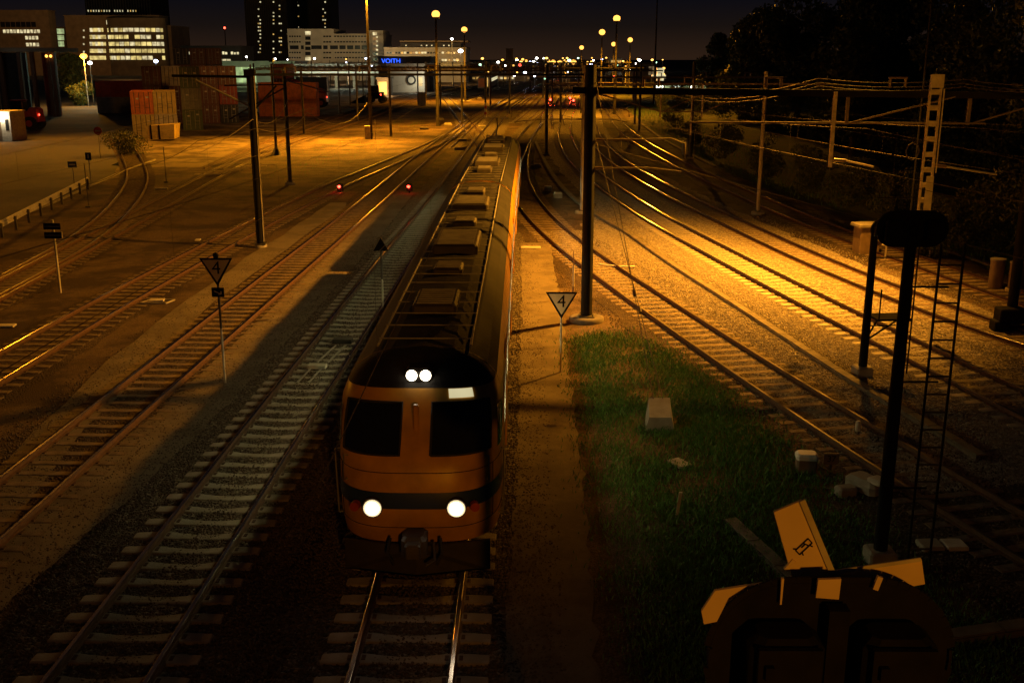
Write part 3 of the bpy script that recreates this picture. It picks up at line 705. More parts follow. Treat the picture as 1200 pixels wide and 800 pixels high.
def cantilever(t, m, dx, dy, z1, z2, L, droop=.15, mt='pipe'):
    """two tube bracket with insulators and registration arm, on a mast empty"""
    d = Vector((dx,dy,0)).normalized(); b = MB()
    b.tube([d*.12+Vector((0,0,z1)), d*(.45)+Vector((0,0,z1))],.05,8,1)
    b.tube([d*.45+Vector((0,0,z1)), d*(L*.85)+Vector((0,0,z1+.02)), d*L+Vector((0,0,z1-.15)), d*(L+.02)+Vector((0,0,z2+.1))],.028,8)
    b.tube([d*.12+Vector((0,0,z2)), d*.45+Vector((0,0,z2))],.05,8,1)
    b.tube([d*.45+Vector((0,0,z2)), d*(L*.62)+Vector((0,0,z2)), d*(L*.97)+Vector((0,0,z2-droop))],.026,8)
    b.build('bracket', [mt,'insul'], t)
# thick black mast in the middle, right of the train
tM, gM = mast(687, 376, 8.75, 'thick black square mast standing on a round concrete footing beside the turf', 'black', .32, 'foot', .95, foot=.62)
cantilever(tM, None, 1, .1, 6.3, 5.35, 3.3)
# slim pale mast behind it
tN, gN = mast(682.5, 250, 8.5, 'pale concrete mast directly behind the thick black mast', 'mast_grey', .26, 'concrete', .9, foot=.45)
cantilever(tN, None, -1, -.05, 6.1, 5.5, 4.2)
cantilever(tN, None, 1, -.05, 6.1, 5.5, 2.6)
# mast on the far side of the right tracks
tO, gO = mast(888, 251, 8.2, 'slim pale mast on a square foot between the two outer right tracks', 'mast_grey', .2, 'concrete', .95, foot=.4)
# far right edge mast
tR, gR = mast(1183, 385, 8.1, 'dark mast with a bulky base at the extreme right beside the two round bins', 'black', .30, 'black', 1, foot=.5)
b = MB(); b.cbox((-.15,-.25,.55),(.9,.6,.5),0,0,.04); b.cbox((-.5,-.3,.2),(.5,.5,.35),0,0,.03); b.build('counterweight','black',tR)
# left mast
tL, gL = mast(306, 290, 8.45, 'thick dark mast with a pale side face, on the left between the tracks', 'black', .34, 'concrete', .95, foot=.30)
b = MB(); b.cbox((.176,0,4.3),(.02,.22,8.0)); b.build('side_plate','mast_grey',tL)
b = MB(); b.bar((0,0,8.1),(-3.7,0,8.15),.10,.12); b.tube([(-2.6,0,7.95),(-.1,0,6.75)],.05,8,1); b.tube([(.1,0,6.6),(1.2,0,7.7)],.05,8,0)
b.cbox((.0,-.1,8.3),(.5,.35,.3)); b.build('crossarm',['black','steel'],tL)
# slim masts of the yard
tY1, gY1 = mast(324, 182, 8.4, 'slim mast with a splayed foot, left one of two behind the thick left mast', 'steel_dark', .22, None, .9)
b = MB(); b.tube([(0,0,0),(0,0,.8)],[.5,.14],4); b.cbox((0,0,8.7),(.35,.35,.35)); b.build('foot_cone','steel_dark',tY1)
tY2, gY2 = mast(340, 216, 8.2, 'slim mast on a small plate, right one of two behind the thick left mast', 'steel_dark', .24, 'concrete', .9, foot=.35)
b = MB(); b.bar((-4.6,1,7.0),(0,0,7.1),.1,.1); b.bar((-4.4,1,4.6),(0,0,6.9),.09,.09); b.tube([(0,0,7.4),(3.3,-.4,6.6)],.045,8,1); b.build('crossarm',['steel_dark','steel'],tY2)
tC, gC = mast(640, 182, 8.3, 'thin dark mast rising behind the tail of the train', 'steel_dark', .26, 'concrete', .9, foot=.3)
tD, gD = mast(809, 186, 8.6, 'dark mast with a small cabinet beside the verge on the right', 'steel_dark', .26, 'concrete', .9, foot=.3)
b = MB(); b.cbox((-.55,-.2,1.0),(.5,.35,1.2)); b.bar((-.55,-.2,0),(-.55,-.2,.5),.08); b.build('cabinet','steel',tD)
tE, gE = mast(749, 153, 8.3, 'short dark mast with its shadow on the bright verge', 'steel_dark', .26, None, .9)
tF, gF = mast(569, 139, 8.6, 'far mast with a red and white banded foot beside the crossover', 'steel_dark', .24, None, .9)
b = MB()
for k in range(5): b.tube([(0,0,.1+k*.45),(0,0,.1+(k+1)*.45)],.19,8,k % 2)
b.build('banded_foot',['white','red_paint'],tF)

def gantry(label, A, B_, z, w=.16, h=.16, m='black', ext=0.0, lattice=False, drops=(), group=None, ext0=0.0, zb=None):
    A, B_ = Vector((A[0],A[1],0)), Vector((B_[0],B_[1],0)); zb = zb or z
    t = thing('overhead_gantry', label, 'gantry', A, 0, group); d = (B_-A); Ln = d.length; d.normalize()
    b = MB(); p0 = d*(-ext0)+Vector((0,0,z)); p1 = d*(Ln+ext)+Vector((0,0,zb))
    if lattice:
        up = Vector((0,0,h)); n = max(4, int((Ln+ext)/1.1)); 
        b.tube([p0,p1],w/2,6); b.tube([p0-up,p1-up],w/2,6)
        for k in range(n):
            a = p0.lerp(p1, k/n); c = p0.lerp(p1, (k+1)/n); b.bar(a, c-up, w*.5); b.bar(a-up, a, w*.5)
    else: b.bar(p0, p1, w, h)
    b.build('beam', m, t)
    for (x, ztop, zbot, arm, ww, mm) in drops:
        q = d*x; v = MB(); v.bar(q+Vector((0,-.12,ztop)), q+Vector((0,-.12,zbot)), ww, ww); v.build('drop_post', mm, t)
        if arm:
            v = MB(); v.tube([q+Vector((.1,-.12,zbot+.25)), q+Vector((.5,-.12,zbot+.22))],.055,8,1)
            v.tube([q+Vector((.5,-.12,zbot+.22)), q+Vector((arm,-.12,zbot+.02))],.032,8,0); v.build('registration_arm',['white_w','insul'],t)
    for k in range(2, int(Ln), 4):
        v = MB(); q = d*k
        for s_ in (-.25,.25): v.tube([q+Vector((s_,0,z+h/2)), q+Vector((s_,0,z+h/2+.28))],.045,6)
        v.tube([q+Vector((-.3,0,z+h/2+.30)), q+Vector((.3,0,z+h/2+.30))],.035,6); v.build('insulator_pair','insul',t)
    return t, d, Ln
gt, gd, gl = gantry('black beam reaching from the thick black mast to the right edge, with hanging posts', gM.xy, gR.xy, 7.93, .14, .22, 'black', 3.5,
    drops=[(8.0,7.9,5.45,1.45,.11,'lattice')], ext0=.6, zb=7.75)
# white and rusty lattice post hanging through the beam
t = thing('lattice_drop_post', 'tall rusty lattice post with white painted plates hanging from the near gantry', 'post', Vector((gM.x,gM.y,0))+gd*11.15)
b = MB()
for sx in (-.17,.17): b.cbox((sx,-.2,6.0),(.05,.12,4.6))
b.build('upright','lattice',t)
for k in range(9): b = MB(); b.cbox((0,-.2,3.9+k*.5),(.3,.05,.16)); b.build('batten','lattice',t)
b = MB(); b.cbox((.0,-.26,8.25),(.42,.10,.42)); b.build('cap_plate','white_w',t)
b = MB(); b.cbox((.08,-.28,4.45),(.24,.04,1.5)); b.build('white_plate','white_w',t)
b = MB(); b.bar((.26,-.25,5.3),(.26,-.25,8.0),.035); b.build('pull_rod','white_w',t)
b = MB(); b.tube([(.0,-.2,3.75),(.0,-.2,3.2)],.05,8)
for k in range(3): b.disc((0,-.2,3.65-k*.16),(0,0,1),.11,.05,12)
b.build('insulator','white_w',t)
b = MB(); b.tube([(.2,-.2,5.55),(.6,-.2,5.5)],.055,8,1); b.tube([(.6,-.2,5.5),(2.3,-.2,5.25)],.032,8,0); b.build('registration_arm',['steel','insul'],t)
b = MB(); 
for q in range(8): a = q*PI/4; b.tube([(-.55+.22*math.cos(a),-.2,6.0+.28*math.sin(a)),(-.55+.22*math.cos(a+PI/4),-.2,6.0+.28*math.sin(a+PI/4))],.02,6)
b.build('wheel_tensioner','steel_dark',t)
# lower chord and struts of the near gantry
t = thing('wire_truss', 'thin pipe truss with slanting struts under the near black beam', 'truss', Vector((gM.x,gM.y,0)))
b = MB(); o = Vector((0,-.05,6.9)); b.tube([o+gd*3.3, o+gd*12.9],.032,8); b.build('lower_pipe','pipe',t)
for x0, dxx in ((8.45,3.4),(12.35,2.9)):
    b = MB(); b.bar(gd*x0+Vector((0,0,7.8)), gd*x0+Vector((0,0,6.85)), .1); b.build('hanger','pipe',t)
    b = MB(); b.tube([gd*x0+Vector((.1,-.05,6.9)), gd*(x0+dxx)+Vector((0,-.05,7.75))],.03,8); b.build('strut','pipe',t)
gantry('pale pipe gantry between the pale concrete mast and the slim mast right of it', gN.xy, gO.xy, 7.5, .09, .09, 'pipe', 4.0, ext0=2.3)
t = thing('wire_truss', 'pale braced pipes hanging under the pale pipe gantry', 'truss', Vector((gN.x,gN.y,0))); g2 = (gO-gN).normalized()
for x0 in (4.4, 6.8):
    b = MB(); b.tube([g2*x0+Vector((0,-.1,5.9)), g2*(x0+2.6)+Vector((0,-.1,7.0))],.035,8); b.build('strut','pipe',t)
b = MB(); b.tube([g2*.2+Vector((0,-.1,7.1)), g2*4.4+Vector((0,-.1,5.95))],.04,8); b.build('stay','pipe',t)
b = MB(); b.tube([g2*4.4+Vector((0,-.1,5.95)), g2*6.8+Vector((0,-.1,5.95))],.035,8); b.build('lower_pipe','pipe',t)
for x0 in (4.4,6.8,6.2):
    b = MB(); b.bar(g2*x0+Vector((0,-.1,7.45)), g2*x0+Vector((0,-.1,5.6 if x0 != 6.2 else 4.6)), .08); b.build('hanger','mast_grey',t)
gantry('long thin black beam from the thick left mast across to the pale concrete mast', gL.xy, gN.xy, 8.2, .11, .12, 'black', 0, zb=8.02)
# far masts and gantries
fl = 'thin dark overhead line mast far down the yard'; fg = 'far overhead line masts'
gl_far = 'distant thin black gantry beam spanning the far tracks'
proto, _g = mast(700, 118, 8.0, fl, 'steel_dark', .24, None, .9, group=fg)
def far_mast(x, Y):
    dup(proto, Vector((x, Y, 0)))
for Y, xs in ((98,(2.1,15.8,22)),(128,(-27,-16,14.8)),(150,(-38,-24,-9,5,16)),(178,(-44,-30,-14,-2,10,18)),(210,(-48,-34,-20,-6,6,14,22)),(245,(-52,-36,-22,-8,4,16,24)),(290,(-56,-40,-24,-10,2,14,24,34)),(340,(-60,-40,-22,-6,8,20,32)),(400,(-60,-35,-12,8,26)),(470,(-60,-30,0,26))):
    for x in xs:
        if Y > 100 and not (Y == 128 and x == 14.8): far_mast(x + random.uniform(-.6,.6), Y + random.uniform(-3,3))
    n = xs[0]; gantry(gl_far if Y > 100 else 'thin beam behind the train tail between two dark masts', (xs[0],Y), (xs[-1],Y), 7.3+random.uniform(-.2,.3), .12, .16 if Y < 200 else .22, 'steel_dark', 1.5, lattice=(Y in (150,245,340)), group='far gantry beams' if Y > 100 else None)

# ------------------------------------------------------------------ contact wires
def overhead(key, y0, y1, label, sup=50, phase=10, r=.007):
    B = TRK[key]; Q, D = resample(B, 1.0); k = (Q[:,1] > y0) & (Q[:,1] < y1); Q = Q[k]
    org = Vector((Q[0,0],Q[0,1],0)); t = thing('overhead_wire', label, 'overhead wire', org, 0, 'overhead wires')
    b = MB(); b.tube([Vector((q[0],q[1],5.35))-org for q in Q[::5]], r, 4); b.build('contact_wire','wire',t)
    c = MB(); pts = []
    for i, q in enumerate(Q[::2]):
        s = ((q[1]-phase) % sup)/sup; pts.append(Vector((q[0],q[1],6.7-2.2*s*(1-s)))-org)
    c.tube(pts, r*.9, 4)
    for i in range(2, len(pts), 4): c.tube([pts[i], Vector((pts[i].x,pts[i].y,5.35))], r*.45, 3)
    c.build('messenger_wire','wire',t)
for k, y0, y1, ph, lb in (('T1',8,150,62,'wires above the train'),('T2',6,140,62,'wires above the greenish track left of the train'),('T4',20,150,50,'wires above the track passing the thick left mast'),
    ('T7',8,64,36,'wires above the dark timber sleepered track'),('T8',14,150,36,'wires above the brightly lit pale sleepered track'),('T9',16,170,36,'wires above the track by the slim pale mast'),('T10',22,170,36,'wires above the outermost right track'),('T3',30,150,50,'wires above the shiny track second left of the train')):
    overhead(k, y0, y1, 'pair of thin contact '+lb, phase=ph)
def loose_wire(label, pts, r=.014, m='wire'):
    pts = [Vector(p) for p in pts]; q = []
    for a, c in zip(pts, pts[1:]):
        for s in np.linspace(0,1,9)[:-1]: q.append(a.lerp(c, s)-Vector((0,0,(a-c).length*.03*4*s*(1-s))))
    q.append(pts[-1]); o = pts[0]; b = MB(); b.tube(q, r, 4); ob = b.build('cable', m, None, o); return tag(ob, label, 'cable')
loose_wire('long sagging cable from the thick left mast towards the paved yard', [P(296,140,50.6), P(232,165,56), P(150,196,66), P(70,214,80)])
loose_wire('bright thin cable passing low between the thick left mast and the tall yard lamp post', [P(300,150,52), P(360,132,72), P(430,121,118)], .02, 'cable')
loose_wire('bright cable rising right from the thick left mast to the slim masts', [P(232,180,48), P(296,140,50.5), P(338,116,75)], .016, 'cable')
for i, (ya, yb) in enumerate(((92,93),(97,99),(101,99))):
    loose_wire(['uppermost','middle','lowest'][i]+' thin feeder wire above the near gantry beam at right', [P(760,ya,60), P(960,ya,37), P(1130,ya+1,36), P(1330,yb,30)], .011)

# guy wires with concrete anchor
an = G(772, 498)
t = thing('guy_anchor', 'pale slanted concrete anchor block in the turf with guy wires', 'anchor block', an)
b = MB(); b.slab([(-.42,-.42,0),(.30,-.42,0),(.30,-.42,.35),(-.30,-.42,.62)],(.0,.0,0),None) if False else b.add([(-.40,-.45,0),(.34,-.45,0),(.40,.42,0),(-.30,.42,0),(-.30,-.38,.34),(.26,-.38,.34),(.30,.34,.62),(-.24,.34,.62)],[(0,3,2,1),(4,5,6,7),(0,1,5,4),(1,2,6,5),(2,3,7,6),(3,0,4,7)])
b.build('block','concrete',t)
for i, (dx, pz) in enumerate(((-.12,8.2),(.12,6.4))):
    top = Vector((gM.x+.18, gM.y, pz)); bt = an+Vector((dx,.3,.6)); b = MB(); b.tube([bt-an, top-an],.011,4)
    m1 = bt.lerp(top, .27)-an; b.tube([m1, m1+(top-bt).normalized()*.18],.05,8,1); b.build('guy_wire',['wire','insul'],t)

# ------------------------------------------------------------------ dark signals at right
def two_lobe(w, h, n=14):
    r = h/2; pts = []
    for i in range(n+1): a = PI/2+PI*i/n; pts.append((-w/2+r+r*math.cos(a), r*math.sin(a)))
    for i in range(n+1): a = -PI/2+PI*i/n; pts.append((w/2-r+r*math.cos(a), r*math.sin(a)))
    return pts
def signal(base, H, rz, label, W=1.12, Hh=.62, plat=None, ladder=None, grp=None, hx=0.0):
    t = thing('railway_signal', label, 'signal', base, rz)
    b = MB(); b.tube([(0,0,0),(0,0,H)],[.13,.10],10); b.build('post','black',t)
    b = MB(); b.cbox((0,0,.15),(.5,.5,.3),0,0,.04); b.build('footing','concrete',t)
    b = MB(); o = two_lobe(W, Hh); b.slab([(x+hx,-.03,H-.05+z) for x, z in o],(0,.06,0),None)
    for sx in (-.28,.28):
        b.cbox((sx*W+hx,-.14,H-.05),(.30,.2,.34),0,0,.04)
    b.build('backplate','black',t)
    for sx in (-.28,.28):
        for k in (-.1,.1):
            b = MB(); b.tube([(sx*W+hx,.04,H-.05+k),(sx*W+hx,.22,H-.05+k)],.075,12); b.build('hood','black',t)
    if plat:
        b = MB(); b.cbox((plat[1],0,plat[0]),(1.0,.75,.06)); b.bar((-.3+plat[1],0,plat[0]),(0,0,plat[0]-.7),.04); b.bar((.4+plat[1],0,plat[0]),(0,0,plat[0]-.7),.04)
        for sx in (-.45,.45): b.bar((sx+plat[1],-.35,plat[0]),(sx+plat[1],-.35,plat[0]+.9),.03)
        b.build('platform','black',t)
    if ladder:
        b = MB()
        for sx in (-.2,.2): b.bar((ladder+sx,0,0),(ladder+sx,0,H-.3),.035)
        z = .3
        while z < H-.4: b.tube([(ladder-.2,0,z),(ladder+.2,0,z)],.018,6,1); z += .33
        for z in (1.5,3.5,5.2): b.bar((0,0,z),(ladder,0,z),.03)
        b.build('ladder',['black','steel_dark'],t)
    return t
s1 = G(1030,660); H1 = 6.25
signal(s1, H1, 0, 'black double headed signal on the nearer post, with a tall ladder beside it', ladder=.72, W=1.22, Hh=.62)
s2 = G(1010,440); signal(s2, 4.35, .1, 'slimmer black signal post with a platform and ladder, just behind the nearer signal', W=.95, Hh=.6, plat=(1.75,.65), ladder=1.15, hx=.35)
b = MB(); b.bar((0,0,5.9),(.05,0,7.6),.06); o = b.build('finial','black',None)
bpy.data.objects.remove(o)
# big out-of-use signal close to the bridge, with white crossed boards
s3 = Vector((P(975,700,4.75).x, 4.75, 0)); 
t = thing('crossed_out_signal', 'large black double headed signal close below, with white crossed boards mounted on it', 'signal', s3)
Hs = P(975,800,4.75).z; tp = P(975,680,4.75).z; W3 = P(1115,760,4.75).x-P(835,760,4.75).x; Hh3 = .82
zc = tp-Hh3/2
b = MB(); b.tube([(0,0,0),(0,0,zc)],.10,10); b.build('post','black',t)
b = MB(); b.slab([(x,-.03,zc+z) for x, z in two_lobe(W3, Hh3, 22)],(0,.05,0),None)
rim = two_lobe(W3, Hh3, 22); 
for i in range(len(rim)):
    a, c = rim[i], rim[(i+1) % len(rim)]; b.bar((a[0],-.02,zc+a[1]),(c[0],-.02,zc+c[1]),.015,.06)
b.build('backplate','black',t)
for sx in (-.27,.27):
    b = MB(); b.cbox((sx,-.16,zc-.02),(.36,.26,.5),0,0,.05); b.cbox((sx,-.30,zc+.02),(.30,.03,.38),0); b.cbox((sx-.1,-.33,zc+.1),(.04,.03,.07),0)
    b.build('lamp_case','black',t)
    b = MB(); b.tube([(sx,.04,zc),(sx,.26,zc)],.14,14); b.build('hood','black',t)
b = MB(); b.cbox((0,-.1,zc-.05),(.10,.08,.74)); b.build('centre_rail','black',t)
# boards lie just behind the plate: helper maps picture points on the plane Y to board outlines
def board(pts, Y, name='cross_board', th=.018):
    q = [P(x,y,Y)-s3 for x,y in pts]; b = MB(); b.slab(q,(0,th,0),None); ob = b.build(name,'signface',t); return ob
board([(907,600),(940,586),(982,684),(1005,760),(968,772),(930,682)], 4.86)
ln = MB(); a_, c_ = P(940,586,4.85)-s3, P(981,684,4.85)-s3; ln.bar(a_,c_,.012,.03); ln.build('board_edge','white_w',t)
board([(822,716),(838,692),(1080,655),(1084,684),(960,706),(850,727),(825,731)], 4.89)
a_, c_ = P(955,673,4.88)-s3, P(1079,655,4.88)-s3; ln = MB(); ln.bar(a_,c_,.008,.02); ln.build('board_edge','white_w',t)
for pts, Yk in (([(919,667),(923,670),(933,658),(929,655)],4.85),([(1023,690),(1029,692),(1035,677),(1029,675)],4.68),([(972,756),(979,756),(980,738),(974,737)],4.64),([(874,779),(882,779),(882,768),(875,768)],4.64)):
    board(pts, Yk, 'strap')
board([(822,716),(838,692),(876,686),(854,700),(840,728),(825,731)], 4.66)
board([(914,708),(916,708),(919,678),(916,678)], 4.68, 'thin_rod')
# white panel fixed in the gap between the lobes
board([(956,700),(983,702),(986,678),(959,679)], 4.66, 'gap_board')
# small pictogram (a bracketed box) inked on two boards
def glyph(cx, cy, Y, ang_, s):
    b = MB(); c, s_ = math.cos(ang_), math.sin(ang_)
    def q(u, v): x = cx+(u*c-v*s_)*s; y = cy+(u*s_+v*c)*s; return P(x,y,Y)-s3
    for u0,v0,u1,v1 in ((-1,-.35,1,-.35),(-1,.35,1,.35),(-1,-.35,-1,.35),(1,-.35,1,.35),(-.6,.35,-.75,.7),(.6,.35,.75,.7),(-.3,-.1,.3,-.1),(-.8,-.35,-1.1,-.65),(.2,-.35,.5,.35)):
        b.bar(q(u0,v0),q(u1,v1),.006,.006)
    b.build('pictogram','black',t)
glyph(942,640,4.855,-.75,10); glyph(837,710,4.885,.35,8)
# ------------------------------------------------------------------ lineside signs
def tri_sign(base, H, label, down=True, num='4', back=False, lowbox=False, size=.92, rz=0, postm='white_w'):
    t = thing('speed_sign', label, 'sign', base, rz); s = size/2; hh = size*.86
    b = MB(); b.tube([(0,0,0),(0,0,H*.45)],.035,8,0); b.tube([(0,0,H*.45),(0,0,H)],.035,8,1); b.build('post',[postm,'steel_dark' if lowbox or back else postm],t)
    z1 = H; z0 = H-hh
    if down: o = [(-s,z1),(0,z0),(s,z1)]; i_ = [(-s*.82,z1-.05),(0,z0+.12),(s*.82,z1-.05)]
    else: o = [(-s,z0),(s,z0),(0,z1)]; i_ = [(-s*.8,z0+.05),(s*.8,z0+.05),(0,z1-.12)]
    b = MB(); b.slab([(x,-.045,z) for x,z in o],(0,.02,0),None); b.build('panel','black',t)
    if not back:
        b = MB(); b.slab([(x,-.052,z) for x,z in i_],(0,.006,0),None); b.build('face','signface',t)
        text('numeral', num, size*.56, 'black', t, (0,-.056,z1-hh*.36), (PI/2,0,0), .002)
    if lowbox:
        b = MB(); b.cbox((0,-.05,z0-.17),(.34,.03,.26)); b.build('lower_plate','black',t)
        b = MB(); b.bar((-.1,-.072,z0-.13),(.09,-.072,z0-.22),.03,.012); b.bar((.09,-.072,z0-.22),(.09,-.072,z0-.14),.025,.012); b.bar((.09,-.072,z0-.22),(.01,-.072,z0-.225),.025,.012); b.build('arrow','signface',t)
        b = MB(); b.ball((0,-.02,z1+.07),.09,8); b.build('cap','black',t)
    return t
tri_sign(G(657,437), 2.45, 'pale triangular sign reading 4, beside the trodden path right of the train')
tri_sign(G(264,450), 3.65, 'triangular 4 sign with a small arrow plate below it, on a tall post', lowbox=True)
tri_sign(G(449,366), 2.75, 'dark back of a triangular sign close to the left side of the train', down=False, back=True, size=.55)
t = thing('marker_post', 'slim post half white half brown between the path and the curved timber track', 'post', G(671.5,352))
b = MB(); b.tube([(0,0,0),(0,0,.55)],.04,8,1); b.tube([(0,0,.55),(0,0,1.35)],.04,8,0); b.tube([(0,0,1.35),(0,0,1.95)],.02,6,1); b.build('shaft',['white_w','gold'],t)
t = thing('white_plank', 'bright white plank across the top of the path beside the train side', 'plank', G(622,292))
MB().cbox((0,0,.10),(.95,.10,.08),0,0,.01).build('board','white',t); MB().cbox((.2,0,.05),(.06,.06,.10)).build('leg','steel_dark',t)
t = thing('board_sign', 'thin post with two dark slatted boards beside the curved siding', 'sign', G(71,343))
b = MB(); b.tube([(0,0,0),(0,0,1.5)],.05,8,0); b.tube([(0,0,1.5),(0,0,2.9)],.05,8,1); b.build('post',['white_w','steel'],t)
for z in (2.65,2.3):
    b = MB(); b.cbox((-.02,-.06,z),(.66,.03,.25)); b.build('board','black',t)
    b = MB(); b.cbox((-.02,-.08,z),(.6,.01,.02)); b.build('stripe','steel',t)
b = MB(); b.cbox((.34,-.07,2.32),(.03,.03,.25)); b.build('reflector','white_w',t)
def plate_sign(px, py, h, w_, hh, m, label, round_=False, bar=None):
    t = thing('yard_sign', label, 'sign', G(px,py)); b = MB(); b.tube([(0,0,0),(0,0,h)],.035,8); b.build('post','steel',t); b = MB()
    if round_: b.disc((0,-.05,h),(0,1,0),w_/2,.03,20)
    else: b.cbox((0,-.05,h-hh/2),(w_,.03,hh))
    b.build('plate',m,t)
    if bar: b = MB(); b.cbox((0,-.07,h if round_ else h-hh/2),bar[:1]+(.012,)+bar[1:]); b.build('bar','white_w',t)
plate_sign(88,222,1.95,.62,.42,'blue','small blue board on a post above the guard rail',bar=(.44,.1))
plate_sign(107,216,2.3,.42,.55,'black','small tilted black board beside the no entry disc',bar=(.08,.3))
plate_sign(118,186,2.5,.75,.7,'red_paint','round dark red no entry disc at the paved yard',True,(.5,.12))
for px, py, h in ((195,214,2.6),(104,243,2.7)):
    t = thing('marker_pole', 'thin dark pole '+('right of the curved siding' if px > 150 else 'at the far end of the guard rail'), 'pole', G(px,py))
    MB().tube([(0,0,0),(0,0,h)],.03,6).build('shaft','steel_dark',t); MB().cbox((0,0,.05),(.3,.3,.1)).build('foot','steel_dark',t)
# guard rail
A = G(-60,312); Bq = G(104,221); dg = (Bq-A); Lg = dg.length; dg.normalize()
t = thing('guard_rail', 'long pale guard rail with short posts along the asphalt road on the left', 'guard rail', A)
b = MB(); nn = Vector((dg.y,-dg.x,0))
for z, o in ((.62,.0),(.70,.04),(.78,.0),(.54,.04)): b.bar(nn*o+Vector((0,0,z)), nn*o+dg*Lg+Vector((0,0,z)), .05, .09)
b.build('beam','white_w',t)
k = 0
while k < Lg: b = MB(); b.bar(dg*k+nn*.12, dg*k+nn*.12+Vector((0,0,.75)), .12); b.bar(dg*k+nn*.0+Vector((0,0,.66)), dg*k+nn*.12+Vector((0,0,.66)), .08); b.build('post','steel_dark',t); k += 2.6
t = thing('kerb', 'dark kerb line along the asphalt road left of the guard rail', 'kerb', G(-80,300)); t['kind'] = 'structure'; del t['category']
b = MB(); kp = smooth_path([(-80,296),(0,262),(60,240),(105,219),(150,199),(182,188)], 0, it=3, ext0=0)
for a, c in zip(kp, kp[1:]): b.bar(Vector((*a,.06))-G(-80,300), Vector((*c,.06))-G(-80,300), .14, .12)
b.build('kerbstone','concrete',t)
# concrete cable troughs
def trough(px, label, w_=.30, h=.08, m='trough', it=6, z=0.0):
    B = smooth_path(px, 0, it=it, ext0=0, step=1.0); o = Vector((B[0][0],B[0][1],z)); t = thing('cable_trough', label, 'cable trough', o)
    D = np.gradient(B, axis=0); D /= np.hypot(D[:,0],D[:,1])[:,None]; Nn = np.stack([D[:,1],-D[:,0]],1); b = MB(); vs = []; n = len(B)
    for p, q in zip(B, Nn):
        for u, zz in ((-w_/2,0),(-w_/2,h),(w_/2,h),(w_/2,0)): vs.append((p[0]+q[0]*u-o.x, p[1]+q[1]*u-o.y, zz))
    b.add(vs, [(i*4+j,i*4+j+1,(i+1)*4+j+1,(i+1)*4+j) for i in range(n-1) for j in range(3)]); b.build('channel',m,t)
    b = MB()
    for i in range(n-1):
        a = Vector((*B[i],0))-Vector((o.x,o.y,0)); c = Vector((*B[i+1],0))-Vector((o.x,o.y,0)); dd = (c-a)
        b.bar(a+dd*.015+Vector((0,0,h+.02)), a+dd*.985+Vector((0,0,h+.02)), w_*.86, .035)
    b.build('lids',m,t); return t
trough([(628,168),(634,182),(645,202),(660,222),(678,239),(704,257),(732,272),(770,300),(802,322),(850,352),(900,385),(967,429),(1012,459),(1080,496),(1150,540)],'long concrete cable trough curving between the dark and the pale sleepered tracks', z=.04)
trough([(752,146),(775,163),(808,181),(838,196)],'bright short concrete trough along the grassy verge', .4)
trough([(1085,286),(1125,299),(1170,315)],'short concrete trough leading to the two round bins', .35)
trough([(855,612),(880,635),(915,668),(950,700)],'brown half buried trough in the turf near the crossed out signal', .3, .05,'foot', z=.02)
trough([(1110,752),(1200,738),(1290,726)],'low concrete strip at the bottom right behind the crossed out signal', .3, .12)
# small lineside equipment
def eq(name, label, cat, px, py): return thing(name, label, cat, G(px,py))
def lit_box(t, parts):
    for nm, c, s, m, rz, bv in parts: b = MB(); b.cbox(c, s, 0, rz, bv); b.build(nm, m, t)
t = eq('track_box','small white topped box next to the numbered brown plate','box',944,551); lit_box(t,[('body',(0,0,.16),(.44,.36,.32),'gold',-.1,.04),('lid',(0,0,.37),(.48,.40,.13),'white',-.1,.05)])
t = eq('number_plate','brown plate reading 37 on a short stake','plate',973,552); lit_box(t,[('stake',(0,.02,.12),(.05,.04,.24),'steel_dark',0,0),('plate',(0,0,.30),(.34,.03,.26),'gold',0,0)])
text('numeral','37',.20,'black',t,(0,-.02,.30),(PI/2,0,0))
t = eq('point_machine','domed point machine with a low grey box, left of the black signal post','point machine',1008,577)
lit_box(t,[('motor_case',(.15,.1,.19),(.55,.85,.26),'concrete',.5,.09),('cover',(.30,-.18,.36),(.34,.38,.10),'white_w',.5,.04),('side_box',(-.35,-.12,.10),(.42,.30,.20),'concrete',.2,.04)])
t = eq('cover_slab','split pale cover slab lying right of the near signal ladder','slab',1102,641); lit_box(t,[('slab',(-.2,0,.05),(.42,.40,.1),'concrete',.06,.02),('slab',(.25,0,.05),(.42,.40,.1),'white_w',.06,.02)])
t = eq('short_stake','short pale stake leaning in the dark turf','stake',793,606); b = MB(); b.bar((0,0,0),(.06,0,.55),.06,.03); b.build('shaft','white_w',t)
t = eq('paving_slab','flat pale slab sunk in the turf below the guy anchor','slab',796,545); lit_box(t,[('slab',(0,0,.06),(.35,.5,.05),'concrete',.5,.01)])
t = eq('small_lamp_box','tiny white marker between the dark rails left of the signals','marker',1005,506); lit_box(t,[('body',(0,0,.15),(.12,.12,.3),'white_w',0,.03)])
for i, (px, py, lb) in enumerate(((642,224,'pair of pale track boxes beside the train side, left one'),(654,232,'pair of pale track boxes beside the train side, lower right one'))):
    t = eq('track_box',lb,'box',px,py); lit_box(t,[('body',(0,0,.14),(.55,.35,.28),'concrete',.1,.04),('lid',(0,0,.32),(.5,.38,.09),'white_w',.1,.03)])
t = eq('point_machine','pale low point machine between tracks just past the train tail','point machine',628,197); lit_box(t,[('body',(0,0,.15),(.9,.35,.3),'concrete',0,.05),('cover',(.1,0,.33),(.5,.3,.08),'white_w',0,.03)])
t = eq('point_machine','pale point machine left of the crossover, by the train tail','point machine',539,176); lit_box(t,[('body',(0,0,.15),(1.2,.4,.3),'concrete',.2,.05),('cover',(.5,0,.33),(.5,.3,.1),'white_w',.2,.03)])
